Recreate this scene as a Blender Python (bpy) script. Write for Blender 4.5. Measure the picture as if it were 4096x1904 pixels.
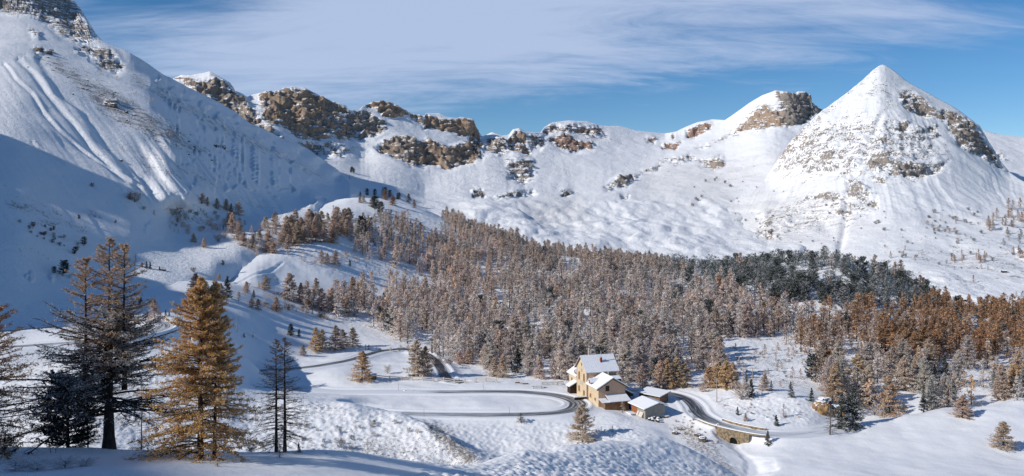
import bpy, math, random
import numpy as np
from mathutils import Vector
random.seed(7); RNG = np.random.default_rng(11)
S = bpy.context.scene
for o in list(bpy.data.objects): bpy.data.objects.remove(o)
# ---------------------------------------------------------------- camera, sky, sun, exposure
F, CX, HZ = 3154.0, 2048.0, 850.0          # focal length, centre column and horizon row (units of a 4096 px wide frame)
cam = bpy.data.cameras.new("camera"); cam.sensor_width = 36; cam.lens = F/4096*36
cam.shift_y = -(952-HZ)/4096; cam.clip_start = 0.5; cam.clip_end = 20000
co = bpy.data.objects.new("camera", cam); S.collection.objects.link(co)
co.location = (0, 0, 0); co.rotation_euler = (math.radians(90), 0, 0); S.camera = co
SUN_AZ, SUN_EL = 22.0, 29.0                # degrees behind due left, elevation
sd = Vector((-math.cos(math.radians(SUN_AZ))*math.cos(math.radians(SUN_EL)),
             -math.sin(math.radians(SUN_AZ))*math.cos(math.radians(SUN_EL)), math.sin(math.radians(SUN_EL))))
sl = bpy.data.lights.new("sun", 'SUN'); sl.energy = 3.7; sl.angle = math.radians(0.5); sl.color = (1, .95, .87)
so = bpy.data.objects.new("sun", sl); S.collection.objects.link(so)
so.rotation_euler = (-sd).to_track_quat('-Z', 'Y').to_euler()
S.view_settings.view_transform = 'Standard'; S.view_settings.look = 'None'; S.view_settings.gamma = 1
S.view_settings.use_curve_mapping = False; S.view_settings.exposure = 0.20

class NT:
    "tiny node-tree helper"
    def __init__(s, nt): s.nt = nt; s.n = nt.nodes; s.l = nt.links
    def val(s, sock, v):
        if isinstance(v, bpy.types.NodeSocket): s.l.new(v, sock)
        elif v is not None: sock.default_value = v
    def node(s, t, ins=None, **kw):
        n = s.n.new(t)
        for k, v in kw.items(): setattr(n, k, v)
        for k, v in (ins or {}).items(): s.val(n.inputs[k], v)
        return n
    def m(s, op, a, b=0.0, c=0.0, clamp=False):
        n = s.n.new('ShaderNodeMath'); n.operation = op; n.use_clamp = clamp
        s.val(n.inputs[0], a); s.val(n.inputs[1], b); s.val(n.inputs[2], c); return n.outputs[0]
    def mix(s, f, a, b):
        n = s.n.new('ShaderNodeMix'); n.data_type = 'RGBA'
        s.val(n.inputs[0], f); s.val(n.inputs[6], a); s.val(n.inputs[7], b); return n.outputs[2]
    def noise(s, vec, scale, detail=4, rough=.55, out='Fac', dist=0.0):
        n = s.node('ShaderNodeTexNoise', {'Vector': vec, 'Scale': scale, 'Detail': detail, 'Roughness': rough, 'Distortion': dist})
        return n.outputs[out]
    def ramp(s, x, a, b):
        n = s.node('ShaderNodeMapRange', {'Value': x, 'From Min': a, 'From Max': b}); n.interpolation_type = 'SMOOTHSTEP'
        return n.outputs[0]
    def attr(s, name, out='Fac'):
        n = s.n.new('ShaderNodeAttribute'); n.attribute_name = name; return n.outputs[out]

W = bpy.data.worlds.new("World"); S.world = W; W.use_nodes = True
def build_world():
    W.node_tree.nodes.clear(); t = NT(W.node_tree)
    sky = t.node('ShaderNodeTexSky', sky_type='NISHITA', sun_disc=False, sun_elevation=math.radians(SUN_EL),
                 sun_rotation=math.radians(270-SUN_AZ), altitude=2300, air_density=1.0, dust_density=0.2, ozone_density=2.5)
    g = t.node('ShaderNodeTexCoord').outputs['Generated']
    sp = t.node('ShaderNodeSeparateXYZ', {0: g}); x, y, z = sp.outputs
    yy = t.m('MAXIMUM', y, .08); a = t.m('DIVIDE', x, yy); e = t.m('DIVIDE', z, yy)
    zz = t.m('ADD', t.m('MAXIMUM', z, 0.0), .16)
    cx = t.m('DIVIDE', x, zz); cy = t.m('DIVIDE', y, zz)
    cv = t.node('ShaderNodeCombineXYZ', {0: cx, 1: cy, 2: 0.0}).outputs[0]
    mp = t.node('ShaderNodeMapping', {'Vector': cv, 'Rotation': (0, 0, math.radians(24)), 'Scale': (.5, 1.3, 1)}).outputs[0]
    n1 = t.noise(mp, 1.3, 9, .66, dist=.8)
    mp2 = t.node('ShaderNodeMapping', {'Vector': cv, 'Rotation': (0, 0, math.radians(30)), 'Scale': (.8, 2.6, 1)}).outputs[0]
    n2 = t.noise(mp2, 2.6, 8, .66, dist=.9)
    def blob(px, py, sx, sy, w):
        a0, e0 = (px-CX)/F, (HZ-py)/F
        d = t.m('ADD', t.m('POWER', t.m('MULTIPLY', t.m('SUBTRACT', a, a0), F/sx), 2), t.m('POWER', t.m('MULTIPLY', t.m('SUBTRACT', e, e0), F/sy), 2))
        return t.m('MULTIPLY', t.m('EXPONENT', t.m('MULTIPLY', d, -1)), w)
    bias = -.10
    for b in ((1800, 110, 1100, 320, .72), (2900, -60, 1400, 190, .42), (1000, 300, 560, 300, .42), (3300, 170, 800, 60, .10), (3100, 230, 500, 60, .12),
              (750, -40, 330, 110, -.45), (3300, 470, 1500, 120, -.42), (2300, 520, 500, 90, -.28), (4100, 250, 500, 200, -.3)):
        bias = t.m('ADD', bias, blob(*b))
    dens = t.m('ADD', bias, t.m('ADD', t.m('MULTIPLY', t.m('SUBTRACT', n1, .5), 2.0), t.m('MULTIPLY', t.m('SUBTRACT', n2, .5), .9)))
    f = t.m('MULTIPLY', t.ramp(dens, -.22, .72), .88)
    sk = t.node('ShaderNodeHueSaturation', {'Color': sky.outputs[0], 'Saturation': 1.28, 'Value': .62}).outputs[0]
    col = t.mix(f, sk, (3.0, 3.62, 4.95, 1))
    bg = t.node('ShaderNodeBackground', {'Color': col, 'Strength': .142})
    t.l.new(bg.outputs[0], t.node('ShaderNodeOutputWorld').inputs[0])
build_world()

# ---------------------------------------------------------------- numeric helpers
def P(px, py, Y): return np.array([(px-CX)/F*Y, Y, (HZ-py)/F*Y])
_prm = np.random.default_rng(5).permutation(256); _prm = np.concatenate([_prm, _prm, _prm])
_g3 = np.random.default_rng(6).normal(size=(256, 3)); _g3 /= np.linalg.norm(_g3, axis=1)[:, None]; _g3 = _g3.astype(np.float32)
def pn3(x, y, z):
    x = np.asarray(x, np.float32); y = np.asarray(y, np.float32)+x*0; z = np.asarray(z, np.float32)+x*0
    xi, yi, zi = np.floor(x).astype(np.int32), np.floor(y).astype(np.int32), np.floor(z).astype(np.int32)
    fx, fy, fz = x-xi, y-yi, z-zi
    sx, sy, sz = [f*f*f*(f*(f*6-15)+10) for f in (fx, fy, fz)]
    xi &= 255; yi &= 255; zi &= 255
    out = 0
    for i in (0, 1):
        wx = sx if i else 1-sx; a = _prm[xi+i]
        for j in (0, 1):
            wy = sy if j else 1-sy; b = _prm[a+yi+j]
            for k in (0, 1):
                g = _g3[_prm[b+zi+k]]
                out = out + wx*wy*(sz if k else 1-sz)*(g[..., 0]*(fx-i)+g[..., 1]*(fy-j)+g[..., 2]*(fz-k))
    return out*1.6
def fbm(x, y, z, oct=4, gain=.5, ridged=False):
    o = 0; a = 1; n = 0
    for k in range(oct):
        v = pn3(x*2**k+17.3*k, y*2**k+5.1*k, z*2**k+9.7*k)
        if ridged: v = 1-2*np.abs(v)
        o = o+a*v; n += a; a *= gain
    return o/n
def pn2(x, y, s=0.0): return pn3(x, y, s+.37)
def fbm2(x, y, s=0.0, oct=3, gain=.5): return fbm(x, y, s+.37, oct, gain)
class RBF:
    def __init__(s, pts, vals, smooth=0.0):
        s.p = np.asarray(pts, float); n = len(s.p)
        A = np.zeros((n+3, n+3)); d = np.linalg.norm(s.p[:, None]-s.p[None], axis=2)
        A[:n, :n] = d - np.eye(n)*smooth; A[:n, n] = 1; A[:n, n+1:] = s.p; A[n, :n] = 1; A[n+1:, :n] = s.p.T
        s.w = np.linalg.solve(A, np.concatenate([vals, [0, 0, 0]]))
    def __call__(s, q):
        q = np.asarray(q, float); out = np.empty(len(q)); n = len(s.p)
        for i in range(0, len(q), 20000):
            c = q[i:i+20000]; d = np.sqrt(((c[:, None]-s.p[None])**2).sum(2))
            out[i:i+20000] = d@s.w[:n]+s.w[n]+c@s.w[n+1:]
        return out
def smoothstep(x, a, b): t = np.clip((x-a)/(b-a), 0, 1); return t*t*(3-2*t)
def blur(a, n=1):
    for _ in range(n):
        for ax in (0, 1):
            b = np.pad(a, [(1, 1) if i == ax else (0, 0) for i in (0, 1)], mode='edge')
            sl1 = [slice(None)]*2; sl2 = list(sl1); sl3 = list(sl1)
            sl1[ax] = slice(0, -2); sl2[ax] = slice(1, -1); sl3[ax] = slice(2, None)
            a = (b[tuple(sl1)]+2*b[tuple(sl2)]+b[tuple(sl3)])/4
    return a
def inpoly(px, py, poly, soft=0):
    "1 inside the polygon, falling to 0 over `soft` px outside/inside its edge"
    poly = np.asarray(poly, float); x, y = px, py
    res = np.zeros(np.shape(px), np.float32)
    m = (x > poly[:, 0].min()-soft) & (x < poly[:, 0].max()+soft) & (y > poly[:, 1].min()-soft) & (y < poly[:, 1].max()+soft)
    if not m.any(): return res
    X, Y = x[m], y[m]; ins = np.zeros(X.shape, bool); dm = np.full(X.shape, 1e9)
    for i in range(len(poly)):
        x1, y1 = poly[i]; x2, y2 = poly[(i+1) % len(poly)]
        if y1 != y2:
            ins ^= ((y1 > Y) != (y2 > Y)) & (X < (x2-x1)*(Y-y1)/(y2-y1)+x1)
        if soft:
            dx, dy = x2-x1, y2-y1; tt = np.clip(((X-x1)*dx+(Y-y1)*dy)/(dx*dx+dy*dy+1e-9), 0, 1)
            dm = np.minimum(dm, np.hypot(X-x1-tt*dx, Y-y1-tt*dy))
    if soft: r = np.where(ins, .5+.5*np.clip(dm/soft, 0, 1), .5-.5*np.clip(dm/soft, 0, 1))
    else: r = ins.astype(float)
    res[m] = r; return res

def tagp(o, label=None, cat=None, group=None, kind=None):
    if label: o['label'] = label
    if cat: o['category'] = cat
    if group: o['group'] = group
    if kind: o['kind'] = kind
    return o
def npmesh(name, v, f, mat, attrs=None, smooth=True, cols=None):
    "mesh data from numpy arrays; f is (n,3) or (n,4)"
    me = bpy.data.meshes.new(name); v = np.asarray(v, np.float32); f = np.asarray(f, np.int32); k = f.shape[1]
    me.vertices.add(len(v)); me.vertices.foreach_set('co', v.ravel())
    me.loops.add(f.size); me.loops.foreach_set('vertex_index', f.ravel())
    me.polygons.add(len(f)); me.polygons.foreach_set('loop_start', np.arange(0, f.size, k, dtype=np.int32))
    try: me.polygons.foreach_set('loop_total', np.full(len(f), k, np.int32))
    except Exception: pass
    me.polygons.foreach_set('use_smooth', np.full(len(f), smooth))
    for nm, a in (attrs or {}).items():
        at = me.attributes.new(nm, 'FLOAT', 'POINT'); at.data.foreach_set('value', np.asarray(a, np.float32).ravel())
    for nm, a in (cols or {}).items():
        at = me.attributes.new(nm, 'FLOAT_COLOR', 'POINT'); at.data.foreach_set('color', np.asarray(a, np.float32).ravel())
    me.update(calc_edges=True); me.validate()
    if mat: me.materials.append(mat)
    return me
def link(name, data, parent=None, loc=None):
    o = bpy.data.objects.new(name, data); S.collection.objects.link(o)
    if parent: o.parent = parent
    if loc is not None: o.location = loc
    return o
def gridfaces(nc, nr):
    i = np.arange(nc-1)[:, None]*nr+np.arange(nr-1)[None]
    return np.stack([i, i+nr, i+nr+1, i+1], -1).reshape(-1, 4)

# ---------------------------------------------------------------- materials of the land
def new_mat(name):
    m = bpy.data.materials.new(name); m.use_nodes = True; m.node_tree.nodes.clear(); return m, NT(m.node_tree)
def finish(t, col, rough=.8, bump=None, bstr=.5, bdist=.1, spec=.3, **kw):
    n = t.node('ShaderNodeBsdfPrincipled', {'Base Color': col, 'Roughness': rough, 'Specular IOR Level': spec})
    for k, v in kw.items(): t.val(n.inputs[k], v)
    if bump is not None:
        b = t.node('ShaderNodeBump', {'Strength': bstr, 'Distance': bdist, 'Height': bump}); t.l.new(b.outputs[0], n.inputs['Normal'])
    t.l.new(n.outputs[0], t.node('ShaderNodeOutputMaterial').inputs[0]); return n
def snow_ground():
    m, t = new_mat("snow_ground"); p = t.node('ShaderNodeTexCoord').outputs['Object']
    g = t.attr('grass')
    n = t.noise(p, 1.3, 6, .7); nb = t.noise(p, .09, 3, .5); nf = t.noise(p, 5.0, 5, .7)
    thr = t.m('ADD', t.m('MULTIPLY', n, .65), t.m('MULTIPLY', nf, .35))
    f = t.ramp(t.m('ADD', thr, t.m('MULTIPLY', t.m('SUBTRACT', g, .5), .38)), .56, .66)
    dirt = t.mix(nb, (.085, .07, .055, 1), (.26, .185, .12, 1))
    snow = t.mix(nb, (.80, .815, .85, 1), (.87, .87, .885, 1))
    tan = t.m('MULTIPLY', t.attr('tan'), .45)
    snow = t.mix(tan, snow, (.62, .50, .40, 1))
    col = t.mix(t.m('MULTIPLY', f, .85), snow, dirt)
    bh = t.m('ADD', t.m('MULTIPLY', t.noise(p, .9, 7, .6), 1.0), t.m('MULTIPLY', f, .3))
    finish(t, col, .62, bh, .5, .22, .25); return m
def mountain_mat(name, sc=1.0, st=2.7, fn=1.7):
    m, t = new_mat(name); p = t.node('ShaderNodeTexCoord').outputs['Object']
    nz = t.node('ShaderNodeSeparateXYZ', {0: t.node('ShaderNodeNewGeometry').outputs['Normal']}).outputs[2]
    rk = t.attr('rock'); tone = t.attr('tone')
    n = t.noise(p, .05*sc, 8, .68, dist=.4); nf = t.noise(p, .30*sc, 5, .65)
    strat = t.noise(t.node('ShaderNodeMapping', {'Vector': p, 'Scale': (.012*sc, .012*sc, .22*sc), 'Rotation': (0, math.radians(12), 0)}).outputs[0], 1, 6, .6)
    vert = t.noise(t.node('ShaderNodeMapping', {'Vector': p, 'Scale': (.2*sc, .2*sc, .022*sc)}).outputs[0], 1, 5, .6)
    s = t.m('ADD', t.m('MULTIPLY', t.m('SUBTRACT', n, .5), 2.4), t.m('ADD', t.m('MULTIPLY', t.m('SUBTRACT', nf, .5), fn), t.m('MULTIPLY', t.m('SUBTRACT', strat, .5), st)))
    s = t.m('SUBTRACT', t.m('ADD', s, rk), t.m('MULTIPLY', t.m('SUBTRACT', nz, .45), .75))
    f = t.m('MULTIPLY', t.ramp(s, .36, .50), t.ramp(rk, .02, .10))
    warm = t.mix(t.m('MULTIPLY', vert, 1.0), (.18, .13, .095, 1), (.52, .375, .265, 1))
    grey = t.mix(vert, (.13, .12, .112, 1), (.42, .365, .32, 1))
    red = t.mix(vert, (.21, .12, .09, 1), (.47, .30, .235, 1))
    c = t.mix(t.ramp(tone, 0.0, .5), grey, warm); c = t.mix(t.ramp(tone, .5, 1.0), c, red)
    c = t.mix(t.m('MULTIPLY', t.ramp(nf, .35, .8), .5), c, (.13, .11, .095, 1))
    sp = t.ramp(t.m('ADD', t.m('ADD', t.m('MULTIPLY', t.noise(p, .42*sc, 5, .75), .6), t.m('MULTIPLY', n, .5)), t.m('MULTIPLY', t.attr('speck'), .26)), .70, .78)
    snow = t.mix(t.m('MULTIPLY', t.attr('tan'), .5), t.mix(n, (.82, .83, .86, 1), (.88, .88, .89, 1)), (.74, .64, .52, 1))
    snow = t.mix(t.m('MULTIPLY', sp, .8), snow, (.17, .14, .115, 1))
    col = t.mix(f, snow, c)
    bh = t.m('ADD', t.m('MULTIPLY', nf, 2.0), t.m('ADD', t.m('MULTIPLY', n, 4.0), t.m('MULTIPLY', t.m('MULTIPLY', vert, f), 3.0)))
    finish(t, col, .75, bh, .55, 1.2/sc, .2); return m
MG = snow_ground(); MM = mountain_mat("mountain_rock_and_snow"); MP = mountain_mat("peak_rock_and_snow", 1.15, .9, 3.0); ML = mountain_mat("hillside_snow", 2.2)

# ---------------------------------------------------------------- roads (centre lines: frame column, row, distance)
def catmull(pts, step):
    pts = [np.array(p, float) for p in pts]; out = []
    for i in range(len(pts)-1):
        p0 = pts[max(i-1, 0)]; p1 = pts[i]; p2 = pts[i+1]; p3 = pts[min(i+2, len(pts)-1)]
        n = max(2, int(np.linalg.norm(p2-p1)/step))
        for k in range(n):
            t = k/n; out.append(.5*((2*p1)+(-p0+p2)*t+(2*p0-5*p1+4*p2-p3)*t*t+(-p0+3*p1-3*p2+p3)*t**3))
    out.append(pts[-1]); return np.array(out)
ROADS = {
 'refuge': dict(w=3.3, pts=[P(1655,1566,283.5), P(1800,1568,283), P(2000,1566,283), P(2130,1571,281.5), P(2220,1582,278.5), P(2285,1598,272.5), P(2312,1617,266),
                            P(2290,1637,259.5), P(2215,1651,255), P(2100,1658,253), P(1950,1660,252), P(1800,1659,252.5), P(1600,1655,253.5), P(1450,1650,255)]),
 'meadow': dict(w=3.0, pts=[P(1655,1566,283.5), P(1500,1566,283), P(1380,1567,283), P(1290,1563,284), P(1190,1549,288), P(1100,1530,293), P(1040,1510,299), P(1020,1492,305), P(1060,1480,309),
                            P(1150,1477,311), P(1280,1462,318), P(1400,1440,330), P(1470,1418,344), P(1540,1402,358), P(1620,1397,364), P(1690,1412,354), P(1735,1440,338), P(1765,1475,321), P(1790,1515,305), P(1850,1530,300)]),
 'bridge': dict(w=3.2, pts=[P(2500,1560,288), P(2609,1568,284), P(2690,1577,281), P(2745,1597,275), P(2776,1625,267), P(2790,1650,260), P(2822,1673,253), P(2870,1694,247), P(2925,1710,243), P(2985,1723,239.5),
                            P(3050,1734,237), P(3120,1739,236), P(3200,1738,237), P(3290,1729,240), P(3360,1718,245)]),
 'upper': dict(w=3.6, pts=[P(-300,1335,258), P(0,1328,262), P(120,1318,266), P(300,1306,272), P(420,1290,280), P(530,1283,284), P(620,1287,282), P(655,1303,274.5),
                            P(630,1322,266), P(560,1338,259), P(500,1352,254), P(300,1370,247), P(0,1390,240), P(-300,1400,236)]),
}
for r in ROADS.values(): r['line'] = catmull(r['pts'], .8)
PATHS = [  # snow track trodden across the hillside
 dict(w=1.6, d=.55, pts=[P(560,1165,350), P(620,1150,362), P(680,1140,370), P(702,1128,380), P(720,1125,384), P(800,1118,392), P(900,1108,405), P(1010,1095,430), P(1060,1076,442), P(1095,1061,453), P(1130,1044,465)]),
]
for r in PATHS: r['line'] = catmull(r['pts'], .8)

# ---------------------------------------------------------------- near ground: height over (column, distance)
ctl = []
def C(*rows):
    for r in rows: ctl.append(r)
for px in (-4000, -1500, 0, 1300, 2048, 3000, 4096, 6500):
    C((px, 2430, 4), (px, 2250, 12))
C((-4000,2000,38),(-1500,1930,38),(0,1904,38),(600,1904,38),(1100,1904,40),(1500,1904,46),(1748,1904,57),(2000,1904,72),(2259,1904,96),(2573,1904,118),(2858,1904,136))
C((-1500,1800,54),(0,1786,54),(350,1790,54),(700,1797,55),(1100,1803,58),(1262,1797,61),(1424,1808,64),(1563,1829,68),(1748,1850,78),(1900,1859,86),(2000,1838,95),(2043,1822,101),
  (2096,1789,109),(2259,1769,125),(2397,1749,139),(2573,1726,151),(2654,1734,153),(2756,1777,151),(2858,1834,146),(2948,1899,142))
C((2259,1830,110),(2573,1810,135),(2700,1830,140),(2400,1820,120))
# hidden dip behind the near ridge
C((-1500,1900,80),(0,1890,75),(600,1890,75),(1100,1900,80),(1424,1900,85),(1748,1930,100),(2000,1930,125),(2259,1860,145),(2397,1840,160),(2573,1820,172),(2700,1850,172),(2858,1900,168),
  (0,1890,120),(600,1890,120),(1100,1900,130),(1600,1920,150),(2000,1930,180),(2300,1880,200),(2600,1850,205),(2800,1890,190))
C((3000,2150,40),(4096,2200,40),(3200,2060,100),(4096,2060,110),(3000,1980,160),(3500,1990,150),(4096,1990,150),(6500,2000,150))
# left, below the upper hairpin
C((-1500,1790,200),(0,1800,195),(600,1800,200),(0,1650,212),(600,1650,215),(0,1500,230),(600,1480,236),(900,1500,245),(900,1650,222),(900,1800,205),(0,1400,243),(350,1390,246),(850,1400,262),(1000,1430,285),
  (1000,1560,262),(1000,1700,222),(760,1330,272),(850,1300,300),(950,1330,320))
# hummocky bank
C((1100,1592,238),(1200,1592,236),(1400,1606,233),(1600,1640,228.5),(1700,1680,222),(1800,1730,217),(1880,1790,212),(1150,1700,221),(1400,1720,220),(1600,1740,218),(1150,1800,208),(1400,1820,207),(1600,1850,207),(1800,1880,206),(1700,1800,212))
C((1300,1600,248),(1500,1630,250),(1650,1680,240),(1750,1740,232),(1850,1810,223))
# meadow
C((1200,1575,262),(1400,1590,262),(1500,1520,300),(1700,1525,299),(1900,1530,298),(2050,1536,296),(2200,1548,291),(2250,1550,290),(1600,1605,268),(1900,1610,266),(2100,1612,266),(2200,1615,266))
C((1350,1500,300),(1450,1515,300),(1600,1470,325),(1600,1430,345),(1500,1470,322),(1850,1480,325),(1700,1490,312),(1950,1500,318),(2050,1510,315))
# slope below the near leg of the loop
C((1900,1675,247.5),(2100,1675,248),(2250,1672,250),(2350,1662,255),(2000,1740,238),(2000,1820,226),(2200,1740,239),(2200,1820,227),(2330,1772,233.5),(2330,1700,245),(2450,1720,240),(2450,1650,258),(2420,1630,265),(1850,1730,238))
C((2550,1740,236),(2600,1700,246),(2480,1624,272),(2560,1640,268),(2640,1675,257),(2700,1700,250),(2700,1760,238),(2800,1780,228),(2750,1700,250),(2820,1720,243),(2850,1745,238),(2860,1820,220),(2900,1860,214),(2900,1770,233),(2700,1640,262),(2650,1600,274),(2740,1660,258))
C((2940,1768,237),(2955,1800,229.5),(2985,1850,219),(3010,1890,211),(3020,1930,203),(2980,1768,236),(3000,1790,231))
# field on the right and the mound
C((3060,1765,233),(3200,1770,230),(3100,1850,212),(3200,1904,200),(3600,1904,200),(4096,1904,200),(3060,1904,200),(3500,1790,226),(3800,1810,222),(4096,1815,221),(3400,1770,231),(6500,1904,200),
  (3351,1744,238),(3427,1682,249),(3517,1676,250),(3623,1651,252),(3774,1634,254),(3955,1612,255),(4096,1593,257),(3600,1720,240),(3850,1700,241),(4096,1680,243),(6500,1500,260))
C((3427,1700,262),(3623,1680,268),(3955,1640,272),(4300,1600,280))
# bank above the bridge road
C((2700,1556,290),(2800,1552,289),(2900,1556,281),(3000,1563,274),(3100,1572,270),(3200,1582,266),(3260,1600,264),(2850,1600,271),(2900,1640,262),(3000,1640,259),(3100,1650,256),(3000,1690,249),(3200,1650,256),(3150,1700,246),(3250,1690,249),(3330,1690,254),(3300,1640,262),(3400,1640,266))
C((2800,1530,305),(3000,1545,292),(3200,1555,288),(2400,1515,308),(2600,1520,306),(2100,1505,316),(3400,1580,286))
# forest hillside
C((1800,1440,345),(1800,1400,368),(2000,1450,345),(2200,1450,345),(2400,1450,345),(2400,1400,372),(2400,1300,432),(2400,1200,505),(2400,1100,590),(2400,1030,680),
  (2100,1350,400),(2100,1250,465),(2100,1150,540),(2100,1050,630),(2100,975,740),(1800,1300,430),(1800,1200,500),(1800,1100,580),(1800,1000,660),(1800,900,770),(1750,862,820),
  (2800,1500,322),(2800,1400,372),(2800,1300,440),(2800,1200,515),(2800,1120,585),(2800,1072,640),(3100,1500,318),(3100,1400,375),(3100,1300,440),(3100,1200,510),(3100,1100,585),(3150,1045,640),
  (3350,1030,630),(3450,1045,620),(3600,1110,590),(3500,1200,510),(3500,1300,440),(3500,1400,375),(3500,1500,318),(3500,1600,280),(3700,1172,565),(3780,1222,550),(3900,1262,520),(4096,1255,515),(3900,1350,425),(3900,1450,350),(3900,1550,295),(4300,1250,510),(4300,1400,380),(6500,1200,500))
# left of the forest, up to the knoll
C((1200,1450,325),(1300,1415,345),(1250,1330,372),(1400,1350,385),(1550,1340,400),(1650,1370,385),(1250,1290,395),(1100,1330,350),(1000,1260,352),(900,1240,345),(1100,1240,385),(1200,1245,405),(1350,1270,420),(1100,1150,440),(1300,1180,445),(1500,1200,465),(900,1150,410),
  (1300,1080,475),(1500,1100,510),(1000,1050,458),(1200,1000,495),(1400,1010,530),(1600,1000,590),(1300,930,550),(1500,940,610),(1400,850,660),(1550,860,710),(1650,860,760),(1450,785,790),(1580,800,820),(1700,830,830),(700,1230,322),(750,1180,345),(600,1240,305))
# behind the crests: down and away
C((1450,830,960),(1700,880,930),(1900,930,880),(2100,1040,830),(2400,1090,770),(2800,1120,730),(3150,1100,720),(3450,1100,700),(3600,1180,660),(3780,1290,620),(4096,1330,590),(6500,1330,600),
  (1450,900,1100),(2100,1100,1100),(2800,1160,1100),(3500,1180,1100),(4096,1250,1100),(6500,1250,1100))
# under the left mountain
C((0,1255,300),(300,1240,310),(0,1180,400),(400,1195,400),(0,1050,600),(500,1020,600),(800,1030,560),(0,960,1000),(800,900,900),(1100,860,900),(-1500,1300,300),(-4000,1300,300),(-1500,1180,500),(-4000,1000,1000),(-1500,1500,240),(-4000,1900,150),(-4000,1600,220))
for r in list(ROADS.values())+PATHS:
    for p in r['pts']: ctl.append((p[0]/p[1]*F+CX, HZ-p[2]/p[1]*F, p[1]))
ctl = np.array(ctl); LS = .62
q = (HZ-ctl[:, 1])/F
rbf = RBF(np.stack([(ctl[:, 0]-CX)/F, LS*np.log(ctl[:, 2])], 1), q, smooth=.002)
pxs = np.concatenate([np.linspace(-4000, -300, 60)[:-1], np.arange(-300, 4400, 6.0), np.linspace(4400, 6500, 40)])
lnr = np.concatenate([np.arange(math.log(4), math.log(34), .03), np.arange(math.log(34), math.log(75), .0034), np.arange(math.log(75), math.log(190), .0040), np.arange(math.log(190), math.log(320), .0019), np.arange(math.log(320), math.log(1100), .0036)])
NC, NR = len(pxs), len(lnr)
cpx = np.unique(np.concatenate([np.linspace(-4000, -300, 20), np.arange(-300, 4401, 25.0), np.linspace(4400, 6500, 10)])); clr = np.concatenate([np.arange(math.log(4)-.05, math.log(180), .03), np.arange(math.log(180), math.log(330), .011), np.arange(math.log(330), math.log(1100)+.04, .02)])
gg = np.stack(np.meshgrid((cpx-CX)/F, LS*clr, indexing='ij'), -1).reshape(-1, 2)
Q = blur(rbf(gg).reshape(len(cpx), len(clr)), 1)
Qx = np.stack([np.interp(pxs, cpx, Q[:, j]) for j in range(len(clr))], 1)
Qf = np.stack([np.interp(lnr, clr, Qx[i]) for i in range(NC)], 0)
YY = np.exp(lnr)[None]+np.zeros((NC, 1)); XX = (pxs[:, None]-CX)/F*YY; ZZ = Qf*YY
PYs = HZ-Qf*F; PXs = pxs[:, None]+np.zeros((1, NR))
POLY = dict(
 bank=[(1080,1600),(1300,1600),(1600,1645),(1750,1700),(1900,1830),(1850,1900),(1000,1850),(1000,1640)],
 loopslope=[(1700,1690),(2100,1690),(2330,1690),(2500,1680),(2700,1800),(2600,1870),(1900,1870)],
 ridge=[(1950,1850),(2090,1795),(2260,1775),(2573,1730),(2660,1735),(2800,1800),(2960,1910),(2900,2000),(1500,2000),(1700,1890)],
 rbank=[(2830,1590),(2950,1570),(3200,1590),(3300,1640),(3250,1700),(3050,1695),(2900,1660)],
 gully=[(2640,1690),(2760,1690),(2860,1760),(2960,1880),(2900,1900),(2760,1800)],
 forest=[(1200,1250),(1500,1180),(1450,950),(1700,830),(2100,950),(3400,1000),(4200,1200),(4200,1600),(3300,1560),(2100,1530),(1700,1420)],
 knoll=[(1000,1000),(1250,880),(1450,780),(1800,830),(1700,1100),(1400,1130)],
 leftlow=[(0,1350),(700,1400),(1000,1600),(1000,1850),(0,1850)])
NEARF = (YY < 175)
def pm(k, soft, near=None):
    r = inpoly(PXs, PYs, POLY[k], soft)
    if near is not None: r = r*(NEARF == near)
    return r
hum = 1.0*pm('bank', 25, False)+.8*pm('loopslope', 30, False)+.8*pm('ridge', 60, True)+.9*pm('rbank', 20, False)+.5*pm('gully', 20, False)+.7*pm('forest', 30, False)+.8*pm('knoll', 40, False)+.7*pm('leftlow', 60, False)
hum = np.clip(hum, 0, 1)*(YY > 30)
sz = np.where(YY < 175, 1.35, 1.0)
dz = fbm2(XX/22, YY/22, 1, 3)*.9*smoothstep(YY, 30, 200)+fbm2(XX/7, YY/7, 3, 2)*.12
kk = np.where(YY < 175, .72, 1.0); b1 = pn2(XX/1.5/kk, YY/2.1/kk, 5); b2 = pn2(XX/.65/kk, YY/.9/kk, 8)
dz = dz+hum*(np.abs(b1)*.62-.2+np.abs(b2)*.26)*np.where(YY < 175, .95, 1.0)*np.where(YY > 300, 1.3, 1.0)
dz = dz+(1-hum)*(pn2(XX/3.2, YY/2.6, 2)*.07)
# big features beyond the forest foot
dz = dz+smoothstep(YY, 330, 480)*fbm2(XX/55, YY/55, 9, 2)*2.0*(1-pm('knoll', 10)*.5)
infield = np.exp(-((XX-60)/60.0)**2)*0
roadd = np.full((NC, NR), 1e3, np.float32); roadz = np.zeros((NC, NR), np.float32); pathd = np.full((NC, NR), 1e3, np.float32)
def stamp(line, w, D, Z):
    for p in line:
        u = p[0]/p[1]*F+CX; R = w/p[1]
        i0, i1 = np.searchsorted(pxs, [u-R*F, u+R*F]); j0, j1 = np.searchsorted(lnr, [math.log(p[1]-w), math.log(p[1]+w)])
        if i1 <= i0 or j1 <= j0: continue
        d = np.hypot(XX[i0:i1, j0:j1]-p[0], YY[i0:i1, j0:j1]-p[1]); sub = D[i0:i1, j0:j1]; m = d < sub
        sub[m] = d[m]
        if Z is not None: Z[i0:i1, j0:j1][m] = p[2]
for r in ROADS.values(): stamp(r['line'], r['w']+6, roadd, roadz)
for r in PATHS: stamp(r['line'], 4, pathd, None)
gx_, gy_ = P(2940,1765,234)[:2]; nb_ = np.clip(1-np.hypot((XX-gx_)/11, (YY-gy_)/9), 0, 1)*3; nb_ = np.clip(nb_, 0, 1)
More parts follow.
